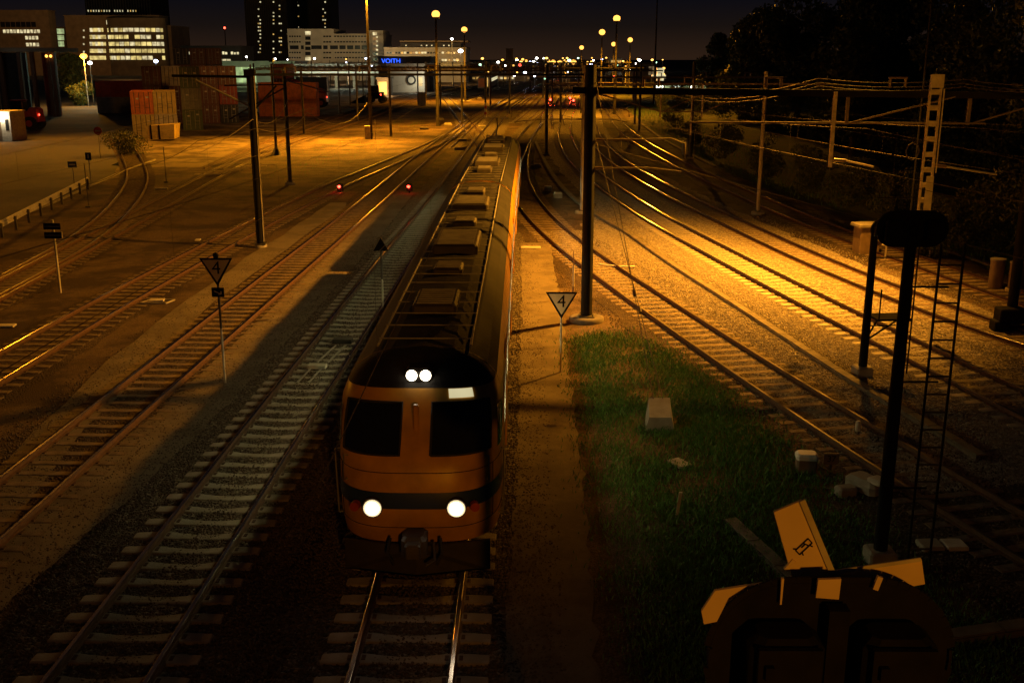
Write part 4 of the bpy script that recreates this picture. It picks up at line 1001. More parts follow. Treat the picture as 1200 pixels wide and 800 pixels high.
for i, (px, py, lb) in enumerate(((651,145,'white point machine between the far rails behind the gantry bracket'),(516,141,'pale box left of the crossover'),(525,147,'pale slab beside the crossover'),(541,166,'white slab between the crossing rails'),(565,150,'small pale slab near the banded mast'),(497,152,'small dark box on the lit apron by the tracks'),(562,116,'bright little box near the far banded mast'))):
    t = eq('track_box',lb,'box',px,py); lit_box(t,[('body',(0,0,.12),(1.1,.5,.24),'concrete' if i != 5 else 'steel_dark',.1,.04),('lid',(0,0,.28),(.9,.45,.08),'white_w' if i != 5 else 'steel_dark',.1,.03)])
# equipment between the rails of the greenish track
t = thing('track_magnet','pale track magnet with two long bars between the rails left of the train','track magnet',G(372,432,.06)); a_ = .62
b = MB(); b.cbox((0,0,.09),(.55,.30,.10),0,-.05,.02); b.build('housing','white_w',t)
for sx in (-.16,.16):
    b = MB(); b.bar((sx-.12,-1.6,.05),(sx-.02,-.1,.05),.05,.04); b.build('bar','concrete',t)
    b = MB(); b.bar((sx+.05,.5,.05),(sx+.28,2.5,.05),.05,.04); b.build('bar','concrete',t)
b = MB(); b.cbox((.28,2.9,.10),(.62,.36,.14),0,-.05,.02); b.build('junction_box','steel_dark',t)
for px, py, lb in ((184,353,'small white slab in the dirt near the left 4 sign'),(232,282,'tiny white chip on the dirt right of the T-shaped track'),(8,383,'bright slab at the left edge beside the track')):
    t = eq('paving_slab',lb.replace('T-shaped track','curved siding'),'slab',px,py); lit_box(t,[('slab',(0,0,.05),(.55 if px != 232 else .25,.35,.06),'white_w',.1,.01)])
t = eq('kerb_frame','thin pale rectangular frame lying on the dirt left of the left 4 sign','frame',184,354); b = MB()
for a, c in (((-.5,-.35),(.45,-.35)),((.45,-.35),(.6,.25)),((.6,.25),(-.35,.25)),((-.35,.25),(-.5,-.35))): b.bar((*a,.04),(*c,.04),.05,.05)
b.build('edging','concrete',t)
t = eq('white_hose','short white cable end lying on the timber sleepers beside the thick black mast','cable',704,314); b = MB(); b.tube([(0,.4,.09),(.35,.05,.11),(.8,-.1,.10),(1.5,-.08,.09)],.035,6); b.build('hose','white',t)
for px, py, lb in ((399,226,'dwarf signal with a red lamp beside the left curved track'),(480,226,'dwarf signal with a red lamp between the two shiny tracks')):
    t = eq('dwarf_signal',lb,'signal',px,py); b = MB(); b.cbox((0,0,.38),(.42,.3,.5),0,0,.06); b.bar((0,0,0),(0,0,.2),.12); b.cbox((0,-.2,.55),(.36,.2,.03)); b.build('housing','black',t)
    b = MB(); b.disc((-.05,-.17,.45),(0,1,0),.10,.03,14); b.build('lamp','e_red',t); point(t.location+Vector((-.05,-.3,.45)), 14, (1,.05,.02), .08, 'signal_glow')
for px, py, lb in ((640,117,'red far signal lamp behind the gantry bracket'),(668,119,'red far signal lamp right of the gantry bracket'),(645,121,'second red far signal lamp beside the tracks'),(675,108,'small red far signal lamp near the pale mast'),(672,122,'lowest red far signal lamp near the pale mast')):
    t = eq('dwarf_signal',lb,'signal',px,py); b = MB(); b.cbox((0,0,.5),(.6,.3,.9),0,0,.06); b.build('housing','black',t)
    b = MB(); b.disc((0,-.17,.7),(0,1,0),.22,.03,12); b.build('lamp','e_red',t); point(t.location+Vector((0,-.6,.7)), 120, (1,.06,.02), .2, 'signal_glow')
t = eq('timber_crossing','bright worn timber boards laid across the yard track','crossing boards',254,204)
for k in range(7):
    b = MB(); b.bar((-1.1+k*.42,-2.2+k*1.25,.20),(.9+k*.42,-1.9+k*1.25,.20),.24,.05); b.build('board','wood',t)
t = eq('bright_plank','white plank on the dirt right of the curved siding','plank',189,222); lit_box(t,[('plank',(0,0,.06),(.9,.2,.08),'white_w',0,.01)])
# relay cabinet, hook post, bins at right
t = eq('relay_cabinet','dark boxy relay cabinet with a pale flat top behind the black signal','cabinet',1014,296)
b = MB(); b.cbox((0,0,.65),(1.0,.8,1.3),0,.15,.03); b.bar((-.2,-.45,.1),(-.2,-.45,1.2),.02); b.build('body','gold',t); b = MB(); b.cbox((0,0,1.35),(1.25,1.0,.14),0,.15,.03); b.build('top','concrete',t)
b = MB(); b.cbox((.42,-.42,.9),(.22,.03,.5),0,.15); b.build('door_plate','white_w',t)
for px, py, lb in ((1089,302,'white bent hook post right of the black signal head'),(1037,305,'short white post left under the black signal head')):
    t = eq('hook_post',lb,'post',px,py); b = MB(); b.tube([(0,0,0),(0,0,.62),(-.05,0,.70),(-.2,0,.72)],.04,8); b.build('shaft','white_w',t)
for px, py, lb in ((1166,338,'larger round concrete bin with a pale lid near the right edge'),(1189,342,'smaller round bin with a white base ring at the right edge')):
    t = eq('round_bin',lb,'bin',px,py); b = MB(); b.tube([(0,0,0),(0,0,1.15)],.28,18); b.build('body','gold',t); b = MB(); b.tube([(0,0,1.15),(0,0,1.22)],.30,18); b.build('lid','concrete',t)
    if px > 1180: b = MB(); b.tube([(0,0,0),(0,0,.14)],.36,18); b.build('base_ring','white_w',t)
# grey relay boxes in the lit yard
t = eq('relay_cabinet','pale cabinet standing alone on the lit apron','cabinet',495,124); b = MB(); b.cbox((0,0,1.2),(1.4,1.0,2.4),0,0,.04); b.build('body','mast_grey',t); b = MB(); b.cbox((0,0,2.45),(1.6,1.2,.12)); b.build('top','concrete',t); b=MB(); b.cbox((0,-.52,1.2),(.03,.02,2.1)); b.build('door_gap','black',t)

# ------------------------------------------------------------------ lamp posts
def lamp_mast(px, py_base, py_lamp, label, big=True, power=0, aim=None, h=None, ang_=140, grp=None, m='mast_grey', e_='e_sodium', r=.24, color=SOD, head=.42):
    g = G(px, py_base); H = h or (P(px, py_lamp, g.y).z)
    t = thing('yard_lamp_post', label, 'lamp post', g, 0, grp)
    b = MB(); b.tube([(0,0,0),(0,0,H-.3)],[r,r*.5],10); b.build('pole', 'pole', t)
    b = MB(); b.tube([(0,0,H-.5),(0,0,H-.35)],[.5,.5],12)
    for k in range(4): a = k*PI/2+.4; b.bar((0,0,H-.3),(math.cos(a)*.45,math.sin(a)*.45,H-.25),.05)
    b.build('head_frame','steel_dark',t)
    b = MB()
    b.ball((0,0,H),head*1.05,12,0,(1,1,.9))
    b.build('lamp', e_, t)
    if power:
        lc = g+Vector((0,0,H-.9)); lc = lc+Vector((0,-6,0)); spot(lc, aim or (g+Vector((0,-6,0))), power, color, ang_, .9, .35)
    return t, g, H
NL = 'tall post with a blazing orange lamp, '
lamp_mast(513,148,17,NL+'left one of the two above the depot',1,45000,head=.52)
lamp_mast(545,118,35,NL+'right one of the two above the depot',1,60000,head=.62)
lamp_mast(720,134,22,NL+'highest of the five on the right',1,30000,head=.55)
lamp_mast(704,112,38,NL+'second highest of the five on the right',1,60000,head=.72)
lamp_mast(718,97,52,NL+'below the highest of the five on the right',1,60000,head=.8)
lamp_mast(737,102,47,NL+'rightmost of the five on the right',1,60000,head=.75)
lamp_mast(681,90,56,NL+'lowest and leftmost of the five on the right',1,60000,head=1.0)
tt, g433, H433 = lamp_mast(435,163,-14,'tallest pale lamp post with a box at its foot, standing on the lit apron',1,0,m='mast_grey',r=.2)
b = MB(); b.cbox((-.35,-.1,.75),(.65,.5,1.5),0,0,.04); b.build('foot_cabinet','mast_grey',tt); b = MB(); b.bar((.5,0,0),(.5,0,2.2),.06); b.build('side_pipe','steel',tt)
spot(g433+Vector((0,0,H433-.8)), g433+Vector((-5,-9,0)), 190000, SOD, 108, 1.0, .4)
tt, g767, H767 = lamp_mast(766,124,-14,'very tall thin lamp post behind the verge, right of the five lamps',1,0,h=22,r=.2)
spot(g767+Vector((0,0,21)), g767+Vector((-12,-75,0)), 90000, SOD, 104, 1.0, .5)
# lamp that lights the ballast at right (its head is above the picture)
gk = Vector((16.3, 44.5, 0))
t = thing('yard_lamp_post','tall dark lamp post hidden in the dark behind the lattice post on the right','lamp post',gk)
b = MB(); b.tube([(0,0,0),(0,0,14.6)],[.06,.035],8); b.tube([(0,0,14.4),(-2.6,-.6,15.0)],.04,6); b.build('pole','black',t); b = MB(); b.cbox((-2.7,-.65,15.0),(.9,.35,.18),0,.3,.05); b.build('lamp_housing','steel_dark',t)
b = MB(); b.cbox((-2.7,-.65,14.895),(.7,.25,.02),0,.3); b.build('lamp','e_sodium_s',t)
KEY = spot((13.6,44.0,14.7), (4.4,44.0,0), 84000, (1,.38,.025), 116, 1.0, .30); spot((7,-26,12.5), (13.4,36,6.2), 26000, SODN, 11, 1.0, .3)  # second, narrow spot: unseen, added to brighten the lattice post
spot((-52,62,17), (-26,48,0), 9000, SODN, 110, 1.0, .4)          # a yard lamp of the same kind beyond the left edge
spot((-60,120,18), (-46,112,0), 26000, SODN, 130, 1.0, .4)
# wide: street lamp on the bridge the picture is taken from; narrow: added to brighten the crossed boards
spot((7,-26,12.5), (2.4,10,4.4), 2300, SODN, 70, 1.0, .3); spot((7,-26,12.5), (1.6,4.75,6.3), 7500, SODN, 14, .8, .3)
# small far lights: each a post with its bulb
def small_post(px, pyb, pyl, e_, r, label, grp=None, m='steel', Y=None):
    g = G(px, pyb) if Y is None else Vector((P(px,80,Y).x, Y, 0)); H = P(px, pyl, g.y).z
    t = thing('street_lamp', label, 'street lamp', g, 0, grp); b = MB(); b.tube([(0,0,0),(0,0,H)],.10*max(1,g.y/250),6); b.build('pole', m, t)
    b = MB(); b.ball((0,0,H),r,8,0,(1,1,.7)); b.build('lamp', e_, t); return t
small_post(104,125,66,'e_sodium',.75,'orange lamp in front of the round fronted office block')
point(G(104,125)+Vector((0,-1,8.5)), 9000, SOD, .5)
small_post(110,120,74,'e_white',.5,'bluish white lamp under the round fronted office block')
point(P(112,75,200)+Vector((0,-2,0)), 1800, (.6,1,.75), .5); point(P(176,76,205)+Vector((0,-2,0)), 2200, (.6,1,.75), .5)
small_post(3,140,62,'e_white',.5,'pale lamp at the very left edge above the open shed')
small_post(186,112,72,'e_blue',.6,'bluish lamp right of the round fronted office block')
FL = 'small far lamp glowing among the station lights'; FG = 'far station lights'
for i in range(120):
    px = random.choice([random.gauss(650,45), random.uniform(560,780)]); Y = random.uniform(330,800); pyl = random.uniform(68,94)
    if pyl > 67+9/ Y*1282: pyl = 67+9/Y*1282*random.uniform(.2,.8)
    e_ = random.choices(['e_sodium_s','e_white','e_amber','e_blue','e_green','e_red'],[8,5,6,3,1.2,1.2])[0]
    small_post(px,0,pyl,e_,Y/1282*random.uniform(.8,2.0),FL,FG,Y=Y)
for i in range(26):
    px = random.uniform(240,470); Y = random.uniform(330,420); pyl = random.uniform(66,82)
    small_post(px,0,pyl,random.choice(['e_white','e_blue','e_white','e_amber']),Y/1282*random.uniform(.7,1.4),'small far street lamp in front of the white office building','far street lamps',Y=Y)
for px, pyl, r in ((648,73,3.0),(656,73,2.6),(666,73,3.0),(672,73,3.2)):
    small_post(px,0,pyl,'e_sodium_s',r*.55,'big orange lamp in the row of four on the horizon','row of four orange horizon lamps',Y=600)

# ------------------------------------------------------------------ containers and yard
CG = 'shipping containers stacked in the yard'
def container(px, Y, lvl, colr, label, L_=6.06, rz=0.0, tilt=0, end=True, x=None, dy=0):
    X = P(px,100,Y).x if x is None else x; z = lvl*2.6
    t = thing('shipping_container', label, 'container', (X,Y+dy,z), rz, CG); Wd = 2.44; Hh = 2.58
    b = MB()
    b.box((.04,.06,.12),(Wd-.04,L_-.02,Hh-.06))
    n = int(L_/.28)
    for sg in (0,1):
        x0 = 0 if sg == 0 else Wd
        for k in range(n): b.box((min(x0,x0+(.05 if sg == 0 else -.05)),.15+k*.28,.15),(max(x0,x0+(.05 if sg == 0 else -.05)),.15+k*.28+.14,Hh-.1))
    b.build('body','box_'+colr,t)
    f = MB()
    for xx in (.06,Wd-.06): f.bar((xx,.05,0),(xx,.05,Hh),.13); f.bar((xx,L_-.05,0),(xx,L_-.05,Hh),.13); f.bar((xx,0,.07),(xx,L_,.07),.12,.14); f.bar((xx,0,Hh-.05),(xx,L_,Hh-.05),.12,.1)
    for yy in (.05,L_-.05): f.bar((0,yy,.07),(Wd,yy,.07),.12,.14); f.bar((0,yy,Hh-.05),(Wd,yy,Hh-.05),.12,.1)
    f.build('frame','box_'+colr,t)
    for q in (0,1):
        d = MB(); d.box((.14+q*1.09,.0,.17),(.14+q*1.09+1.07,.05,Hh-.12),0)
        for rr in (.28,.80): d.tube([(.14+q*1.09+rr,-.03,.14),(.14+q*1.09+rr,-.03,Hh-.1)],.035,6,1)
        for zz in (.75,1.15): d.cbox((.14+q*1.09+.54,-.035,zz),(.45,.03,.04),1)
        if random.random() < .8: d.cbox((.14+q*1.09+.62,-.01,Hh*.72+random.uniform(-.1,.1)),(.32,.012,.18),2)
        for zz in (.5,1.2,1.9): d.box((.14+q*1.09+.02,-.012,zz),(.14+q*1.09+1.05,.002,zz+.03),0)
        d.build('door',['box_'+colr,'steel_dark' if colr in ('yellow','pale','orange') else 'steel','white_w'],t)
    return t
Yc = 124.0; RC = .30
container(156,Yc,0,'yellow','yellow container, lower left of the bright front stack of four',x=P(154,131,Yc).x, rz=RC)
container(156,Yc,1,'orange','orange red container, upper left of the bright front stack of four',x=P(154,131,Yc).x, rz=RC)
container(180,Yc,0,'pale','pale container behind the small skip, lower right of the bright front stack',x=P(154,131,Yc).x+2.5*math.cos(RC), rz=RC, dy=2.5*math.sin(RC))
container(180,Yc,1,'yellow','yellow container, upper right of the bright front stack of four',x=P(154,131,Yc).x+2.5*math.cos(RC), rz=RC, dy=2.5*math.sin(RC))
t = thing('rubbish_skip','small ribbed yellow skip standing before the bright front stack of containers','skip',(P(176,155,119.5).x,118.5,0),.12)
b = MB(); b.add([(0,0,.25),(2.9,0,.25),(3.0,2.2,.25),(0,2.2,.25),(-.1,-.1,1.55),(3.0,-.1,1.75),(3.2,2.4,1.85),(-.1,2.4,1.6)],[(0,3,2,1),(0,1,5,4),(1,2,6,5),(2,3,7,6),(3,0,4,7),(4,5,6,7)])
b.build('tub','box_yellow',t)
for x0 in (.45,1.35): b = MB(); b.bar((x0,-.12,.2),(x0,-.18,1.75),.16,.16); b.build('rib','black',t)
b = MB(); b.bar((-.1,-.12,1.6),(3.05,-.12,1.78),.1,.12); b.build('rim','box_yellow',t)
def stack(Y, x0, cols, zcols, desc, gap=.12):
    for c, colr in enumerate(cols):
        for l, cc in enumerate(colr):
            lvl = ('bottom','second','third','fourth')[l]
            container(0,Y,l,cc,f'{cc if cc != "box" else ""} container, {lvl} level, {zcols[c]} of {desc}',x=x0+c*(2.44+gap)*math.cos(RC), dy=c*(2.44+gap)*math.sin(RC), rz=RC)
stack(147, P(167,100,147).x, [('black','brown','brown'),('brown','brown','pale')], ('left column','right column'), 'the stack right behind the bright front stack')
stack(136, P(211,100,136).x, [('green','grey','green')], ('single column',), 'grey green stack right of the front four')
stack(150, P(234,100,150).x, [('brown','brown','brown'),('black','red','brown')], ('left column','right column'), 'the dark red stack behind the thick left mast', .1)
stack(176, P(206,100,176).x, [('black','black','brown','black'),('brown','brown','brown','brown'),('black','brown','black','brown')], ('left column','middle column','right column'), 'the tall dark stack behind', .1)
t1 = container(0,178,0,'grey','long grey container lying crosswise under a long red one',x=P(110,100,178).x,L_=12.2,rz=0); t1.rotation_euler = (0,0,-PI/2); t1.location = (P(110,100,178).x,181,0)
t1 = container(0,178,1,'red','long red container lying crosswise on a grey one',x=0,L_=12.2); t1.rotation_euler = (0,0,-PI/2); t1.location = (P(110,100,178).x,181,2.6)
for i, (px, l, cc) in enumerate(((303,0,'orange'),(303,1,'orange'))):
    t1 = container(0,170,l,cc,('lower','upper')[i]+' long orange container lying crosswise behind the slim masts',x=0,L_=9.0); t1.rotation_euler = (0,0,-PI/2); t1.location = (P(px-2,100,168).x,171,l*2.6)
t1 = container(0,190,0,'orange','bright orange container standing on end level with the dark one, topmost over the row',x=0); t1.location = (P(322,100,200).x,200,5.2); t1['label'] = 'orange container, topmost of the pile over the long orange ones'
for l in (0,1): t1 = container(0,200,l,'brown',('bottom','middle')[l]+' brown container of the pile hidden behind the long orange ones',x=0); t1.location = (P(322,100,200).x,200,l*2.6)
for l in (0,1):
    t1 = container(0,215,l,'black',('lower','upper')[l]+' long black container lying crosswise right of the orange pile',x=0,L_=6.06); t1.rotation_euler = (0,0,-PI/2); t1.location = (P(346,100,212).x,215,l*2.6)
# wheeled container handlers
def handler(px, py, label, s=1.0, flip=1, forks=True):
    t = thing('reach_stacker', label, 'yard vehicle', G(px,py)); 
    b = MB(); b.add([(-2.6*flip,-1.1,1.0),(2.9*flip,-1.1,1.0),(2.9*flip,1.1,1.0),(-2.6*flip,1.1,1.0),(-2.4*flip,-1.0,2.0),(2.7*flip,-1.0,2.5),(2.7*flip,1.0,2.5),(-2.4*flip,1.0,2.0)],[(0,3,2,1),(4,5,6,7),(0,1,5,4),(1,2,6,5),(2,3,7,6),(3,0,4,7)]); b.cbox((2.2*flip,0,2.4),(1.4,1.9,.8),0,0,.25); b.build('body','red_paint',t)
    b = MB(); b.cbox((.2*flip,0,2.9),(1.5,1.5,1.5),0,0,.12); b.build('cab','glass_dark',t); b = MB(); b.cbox((.2*flip,0,3.7),(1.7,1.6,.12),0,0,.04); b.build('cab_roof','red_paint',t)
    for x in (-1.7,1.9):
        for y in (-1.25,1.25): b = MB(); b.disc((x*flip,y,.85),(0,1,0),.85,.5,22,0); b.disc((x*flip,y*1.08,.85),(0,1,0),.40,.5,14,1); b.build('wheel',['rubber','red_paint'],t)
    if forks: b = MB(); b.bar((2.3*flip,0,3.0),(-3.4*flip,0,4.9),.5,.55); b.bar((-3.4*flip,0,4.9),(-3.6*flip,0,3.8),.35,.4); b.cbox((-3.6*flip,0,3.7),(.5,2.6,.35)); b.build('boom','red_paint',t)
    b = MB(); b.disc((2.95*flip,-.7,1.9),(1,0,0),.12,.05,10); b.build('tail_light','e_red',t)
    return t
handler(24,152,'dark red wheeled yard vehicle half hidden behind the white cabin',flip=1,forks=False)
handler(366,126,'red reach stacker with a raised boom beside the orange containers',flip=1)
# dark wheel loader with a bucket under the bright workshop door
t = thing('wheel_loader','dark wheel loader with a wide bucket in front of the glowing shed door','loader',G(438,121))
b = MB(); b.cbox((.5,0,1.5),(3.2,2.0,1.3),0,0,.15); b.build('body','black',t); b = MB(); b.cbox((.3,0,2.8),(1.5,1.5,1.4),0,0,.1); b.build('cab','glass_dark',t)
b = MB(); b.add([(-4.6,-1.6,.1),(-1.6,-1.6,.1),(-1.6,-1.6,1.6),(-4.6,1.6,.1),(-1.6,1.6,.1),(-1.6,1.6,1.6)],[(0,1,2),(3,5,4),(0,3,4,1),(1,4,5,2),(2,5,3,0)]); b.build('bucket','black',t)
for x in (-.6,1.8):
    for y in (-1.1,1.1): b = MB(); b.disc((x,y,.75),(0,1,0),.75,.5,20); b.build('wheel','rubber',t)
b = MB(); b.disc((1.6,-1.04,1.7),(0,1,0),.14,.04,10); b.build('lamp','e_red',t)
# white site cabin at the left edge
g = G(2,166)
t = thing('site_cabin','small white cabin with a bright lamp on its wall at the left edge','cabin',g)
b = MB(); b.box((-3.2,0,0),(1.2,3.6,3.1)); b.box((-3.3,-.1,3.1),(1.3,3.7,3.25)); b.build('wall','white_w',t)
b = MB(); b.box((-.55,-.04,.1),(.15,.0,2.1)); b.build('door','gold',t); b = MB(); b.box((.65,-.04,1.2),(1.0,0,2.4)); b.build('window','w_dark',t)
b = MB(); b.ball((.45,-.15,2.75),.14,10); b.build('lamp','e_white',t); point(g+Vector((.45,-.6,2.7)), 160, (1,.85,.55), .1)
# bench of lights on the paving (reflection of white lamps in the curved siding): a puddle
o = sheet('puddle', gpoly([(130,194),(142,189),(156,188),(168,192),(160,196),(146,195)]), .017, 'glass_dark'); o['kind'] = 'structure'

# ------------------------------------------------------------------ buildings
def bld(name, label, x0, x1, ytop, Y, depth, wm, cat='building', roofm=None, rd=.4):
    a = P(x0,ytop,Y); c = P(x1,ytop,Y); H = a.z; t = thing(name, label, cat, (a.x,Y,0)); Wd = c.x-a.x
    b = MB(); b.box((0,0,0),(Wd,depth,H)); b.build('wall',wm,t)
    b = MB(); b.box((-.3,-.3,H),(Wd+.3,depth+.3,H+rd)); b.build('roof',roofm or wm,t); return t, a, Wd, H
def win(t, a, x0, y0, x1, y1, Y, m, name='window', pro=.12):
    p = P(x0,y1,Y); q = P(x1,y0,Y); b = MB(); b.box((p.x-a.x,-pro,p.z),(q.x-a.x,-.02,q.z))
    b.build(name, m, t)
wall_t = mat('facade_tan',(.26,.19,.12),.85,0,.2,.4); wall_d = mat('facade_dark',(.035,.033,.036),.7,0,.3,.3); wall_w = mat('facade_pale',(.50,.46,.38),.85,0,.15,.3); wall_m = mat('facade_mid',(.20,.16,.11),.85,0,.2,.3); tower_m = mat('tower_cladding',(.05,.042,.036),.6,0,.3,.2)
M.update(wall_t=wall_t, wall_d=wall_d, wall_w=wall_w, wall_m=wall_m, tower_m=tower_m)
Yb = 540
t, a, Wd, H = bld('office_block','tan office block with rows of lit windows at the left edge',-60,56,13,Yb,8,'wall_t')
for r, (y0, xs) in enumerate(((35,range(4,46,4)),(42.5,range(30,46,4)),(50.5,range(31,46,4)))):
    for x in xs: win(t,a,x,y0,x+2.4,y0+4,Yb,'w_pale')
for x in range(1,42,6): win(t,a,x,26,x+4.6,32,Yb,'w_dark')
t, a, Wd, H = bld('stairwell_block','narrow glazed block glowing greenish between two office blocks',57,75.5,33,Yb+14,26,'wall_m')
for r in range(3):
    for c_ in range(5): win(t,a,57.4+c_*3.6,34+r*7.4,57.4+c_*3.6+2.9,34+r*7.4+6,Yb+14,'w_green')
# round fronted block
t, a, Wd, H = bld('office_block','large office block with a rounded front and five lit storeys',75,186,19,Yb+6,14,'wall_t')
b = MB(); cx = P(157,50,Yb).x-a.x; R_ = 14.5; arc = [(cx+R_*math.sin(q), 0-R_*.55*math.cos(q)) for q in np.linspace(-1.45,1.45,16)]
b.prism(arc+[(cx+R_,1),(cx-R_,1)], 0, P(157,20,Yb).z-.5); b.build('rounded_bay','wall_m',t)
for r in range(5):
    y0 = 33.2+r*8.15
    for c_ in range(6):
        if r == 0 and c_ == 5: continue
        win(t,a,105.5+c_*3.15,y0,105.5+c_*3.15+2.7,y0+4.4,Yb+6,random.choice(['w_yel','w_yel','w_pale']))
    for c_ in range(13):
        if random.random() < .12: continue
        q0 = -1.25+c_*.192; q1 = q0+.165; z0 = P(150,y0+4.4,Yb).z; z1 = P(150,y0,Yb).z; Rr = R_+.15
        p = [(cx+Rr*math.sin(q0),-Rr*.55*math.cos(q0)-.05,z0),(cx+Rr*math.sin(q1),-Rr*.55*math.cos(q1)-.05,z0),(cx+Rr*math.sin(q1),-Rr*.55*math.cos(q1)-.05,z1),(cx+Rr*math.sin(q0),-Rr*.55*math.cos(q0)-.05,z1)]
        b = MB(); b.slab(p,(0,.1,0),None); b.build('window',random.choice(['w_yel','w_yel','w_pale']),t)
for y0 in (35,43,51,60): win(t,a,97.5,y0,99,y0+2,Yb+6,'w_pale')
win(t,a,125,24,130,29,Yb+6,'w_pale')
t, a, Wd, H = bld('high_rise','dark high rise with one lit storey above the round fronted block',95,173,-40,Yb+60,30,'wall_d')
for c_ in range(19): win(t,a,103+c_*3.1,12,103+c_*3.1+2,14.2,Yb+60,random.choice(['w_pale','w_amber','w_pale','w_dark']))
for c_ in range(25): b = MB(); x_ = Wd*(c_+.5)/25; b.box((x_-.25,-.35,0),(x_+.25,0,H)); b.build('mullion','wall_m',t)
bld('office_block','plain tan block joined to the right of the round fronted block',186,200,31,Yb+10,30,'wall_t')
# dark towers
for (x0,x1,yt,Y,lb,cols) in ((282,332,-60,620,'broad dark tower with scattered lit windows',((302.5,.45),(304.5,.55),(320,.5),(327,.35),(329,.3))),(332,362,-55,660,'middle slab tower with one column of lights',((347,.5),(349,.2))),(362,384,-50,640,'right hand slab tower with a faint column of lights',((378,.35),(380.5,.3)))):
    t, a, Wd, H = bld('high_rise',lb,x0,x1,yt,Y,30,'tower_m')
    n = int((x1-x0)/2.4)
    for c_ in range(n):
        b = MB(); x_ = Wd*(c_+.5)/n; b.box((x_-.3,-.4,0),(x_+.3,0,H)); b.build('pilaster','wall_d',t)
    for (px, pr_) in cols:
        for yy in np.arange(2,62,4.2):
            if random.random() < pr_ and (yy < 34 or x0 < 300): win(t,a,px,yy,px+1.3,yy+1.4,Y,random.choice(['w_pale','w_amber','w_pale']),pro=.55)
t = thing('radio_mast','thin far mast with a red warning light','mast',(P(265,60,700).x,700,0)); b = MB(); b.tube([(0,0,0),(0,0,P(265,33,700).z)],.3,6); b.build('shaft','steel_dark',t); b = MB(); b.ball((0,0,P(265,33,700).z),.7,8); b.build('lamp','e_red',t)
# white office building
Yw = 430
t, a, Wd, H = bld('office_building','long white office building with a glazed stairwell and banded windows',337,448,41,Yw,30,'wall_w')
b = MB(); p = P(337,33,Yw); b.box((0,-.2,0),(P(391,33,Yw).x-a.x,29,P(391,34,Yw).z)); b.build('raised_wing','wall_w',t)
b = MB(); q0 = P(431,36,Yw); b.box((q0.x-a.x,-.3,0),(P(449,36,Yw).x-a.x,20,q0.z)); b.build('stair_tower','wall_w',t)
for yy, hh in ((42,1.8),(48.5,1.8),(61,1.8),(67,1.8)):
    for x in np.arange(339,351,2.9): win(t,a,x,yy,x+1.9,yy+hh,Yw,'w_dark',pro=.3)
    for x in np.arange(379,386,3.3): win(t,a,x,yy,x+2.6,yy+hh,Yw,'w_dark',pro=.3)
    for x in np.arange(388,430,3.5): win(t,a,x,yy,x+2.6,yy+hh*.9,Yw,'w_dark')
for x0,x1 in ((340,350),(353,356),(365,377),(379,384),(387,396),(398,405),(407,414),(416,422),(424,430)): win(t,a,x0,53.5,x1,58,Yw,'w_dark',pro=.3)
for k in range(6): win(t,a,358,37+k*6,364,41+k*6,Yw,['w_pale','w_dark','w_dark','w_dark','w_dark','w_pale'][k],pro=.35)
for k in range(6): win(t,a,437,38+k*6,442,41.5+k*6,Yw,['w_pale','w_dim','w_dim','w_dim','w_dark','w_dark'][k],pro=.4)
for k in range(5): win(t,a,441,43+k*5,443,44.5+k*5,Yw,'w_pale',pro=.5)
# amber lit long building
Ya = 400
t, a, Wd, H = bld('long_building','long tan building with amber lit window bands behind the blue sign',450,546,57,Ya,30,'wall_w')
b = MB(); q = P(468,49.5,Ya); b.box((q.x-a.x,3,H),(P(540,50,Ya).x-a.x,20,P(468,50.5,Ya).z)); b.build('upper_storey','wall_d',t)
b = MB(); b.box((q.x-a.x,1,q.z),(P(548,50,Ya).x-a.x,22,q.z+.5)); b.build('upper_roof','wall_t',t)
for yy in (61,69.5):
    for x in np.arange(453 if yy < 65 else 504,540,3.4): win(t,a,x,yy,x+2.5,yy+2.2,Ya,random.choice(['w_dark','w_amber','w_pale','w_dim','w_dark']))
for x in np.arange(504,543,4.4): win(t,a,x,73,x+3.8,77.5,Ya,'w_amber')
for x in (476,494,500,506,520,526): win(t,a,x,53,x+1.6,54.4,Ya+3,'w_pale')
t, a, Wd, H = bld('workshop','dark workshop box carrying a glowing blue sign',443,504,68,300,20,'wall_d')
txt = text('lettering','VOITH',1.75,'e_sign',t,(P(451,72,300).x-a.x+1.75,-.35,P(451,72,300).z),(PI/2,0,0),.05)
t, a, Wd, H = bld('depot_hall','pale depot hall with a big round vent and a lamp by its door',454,497,77,285,22,'wall_w')
b = MB(); q = P(482,94,285); b.disc((q.x-a.x,-.2,q.z),(0,1,0),1.25,.3,20,0); b.disc((q.x-a.x,-.4,q.z),(0,1,0),.8,.1,18,1); b.build('round_vent',['rubber','wall_w'],t)
for x in (462,470,489): win(t,a,x,80,x+2.4,83,285,'w_dark')
win(t,a,491,91,495,101,285,'w_dim','door')
small_post(494,103,92,'e_white',.55,'white lamp at the door of the pale depot hall'); point(P(494,93,281), 900, (1,.95,.7), .4)
small_post(530,80,46,'e_white',.5,'slim tall white lamp above the long tan building',Y=370); small_post(540,80,60,'e_white',.9,'round white lamp right of the long tan building',Y=380)
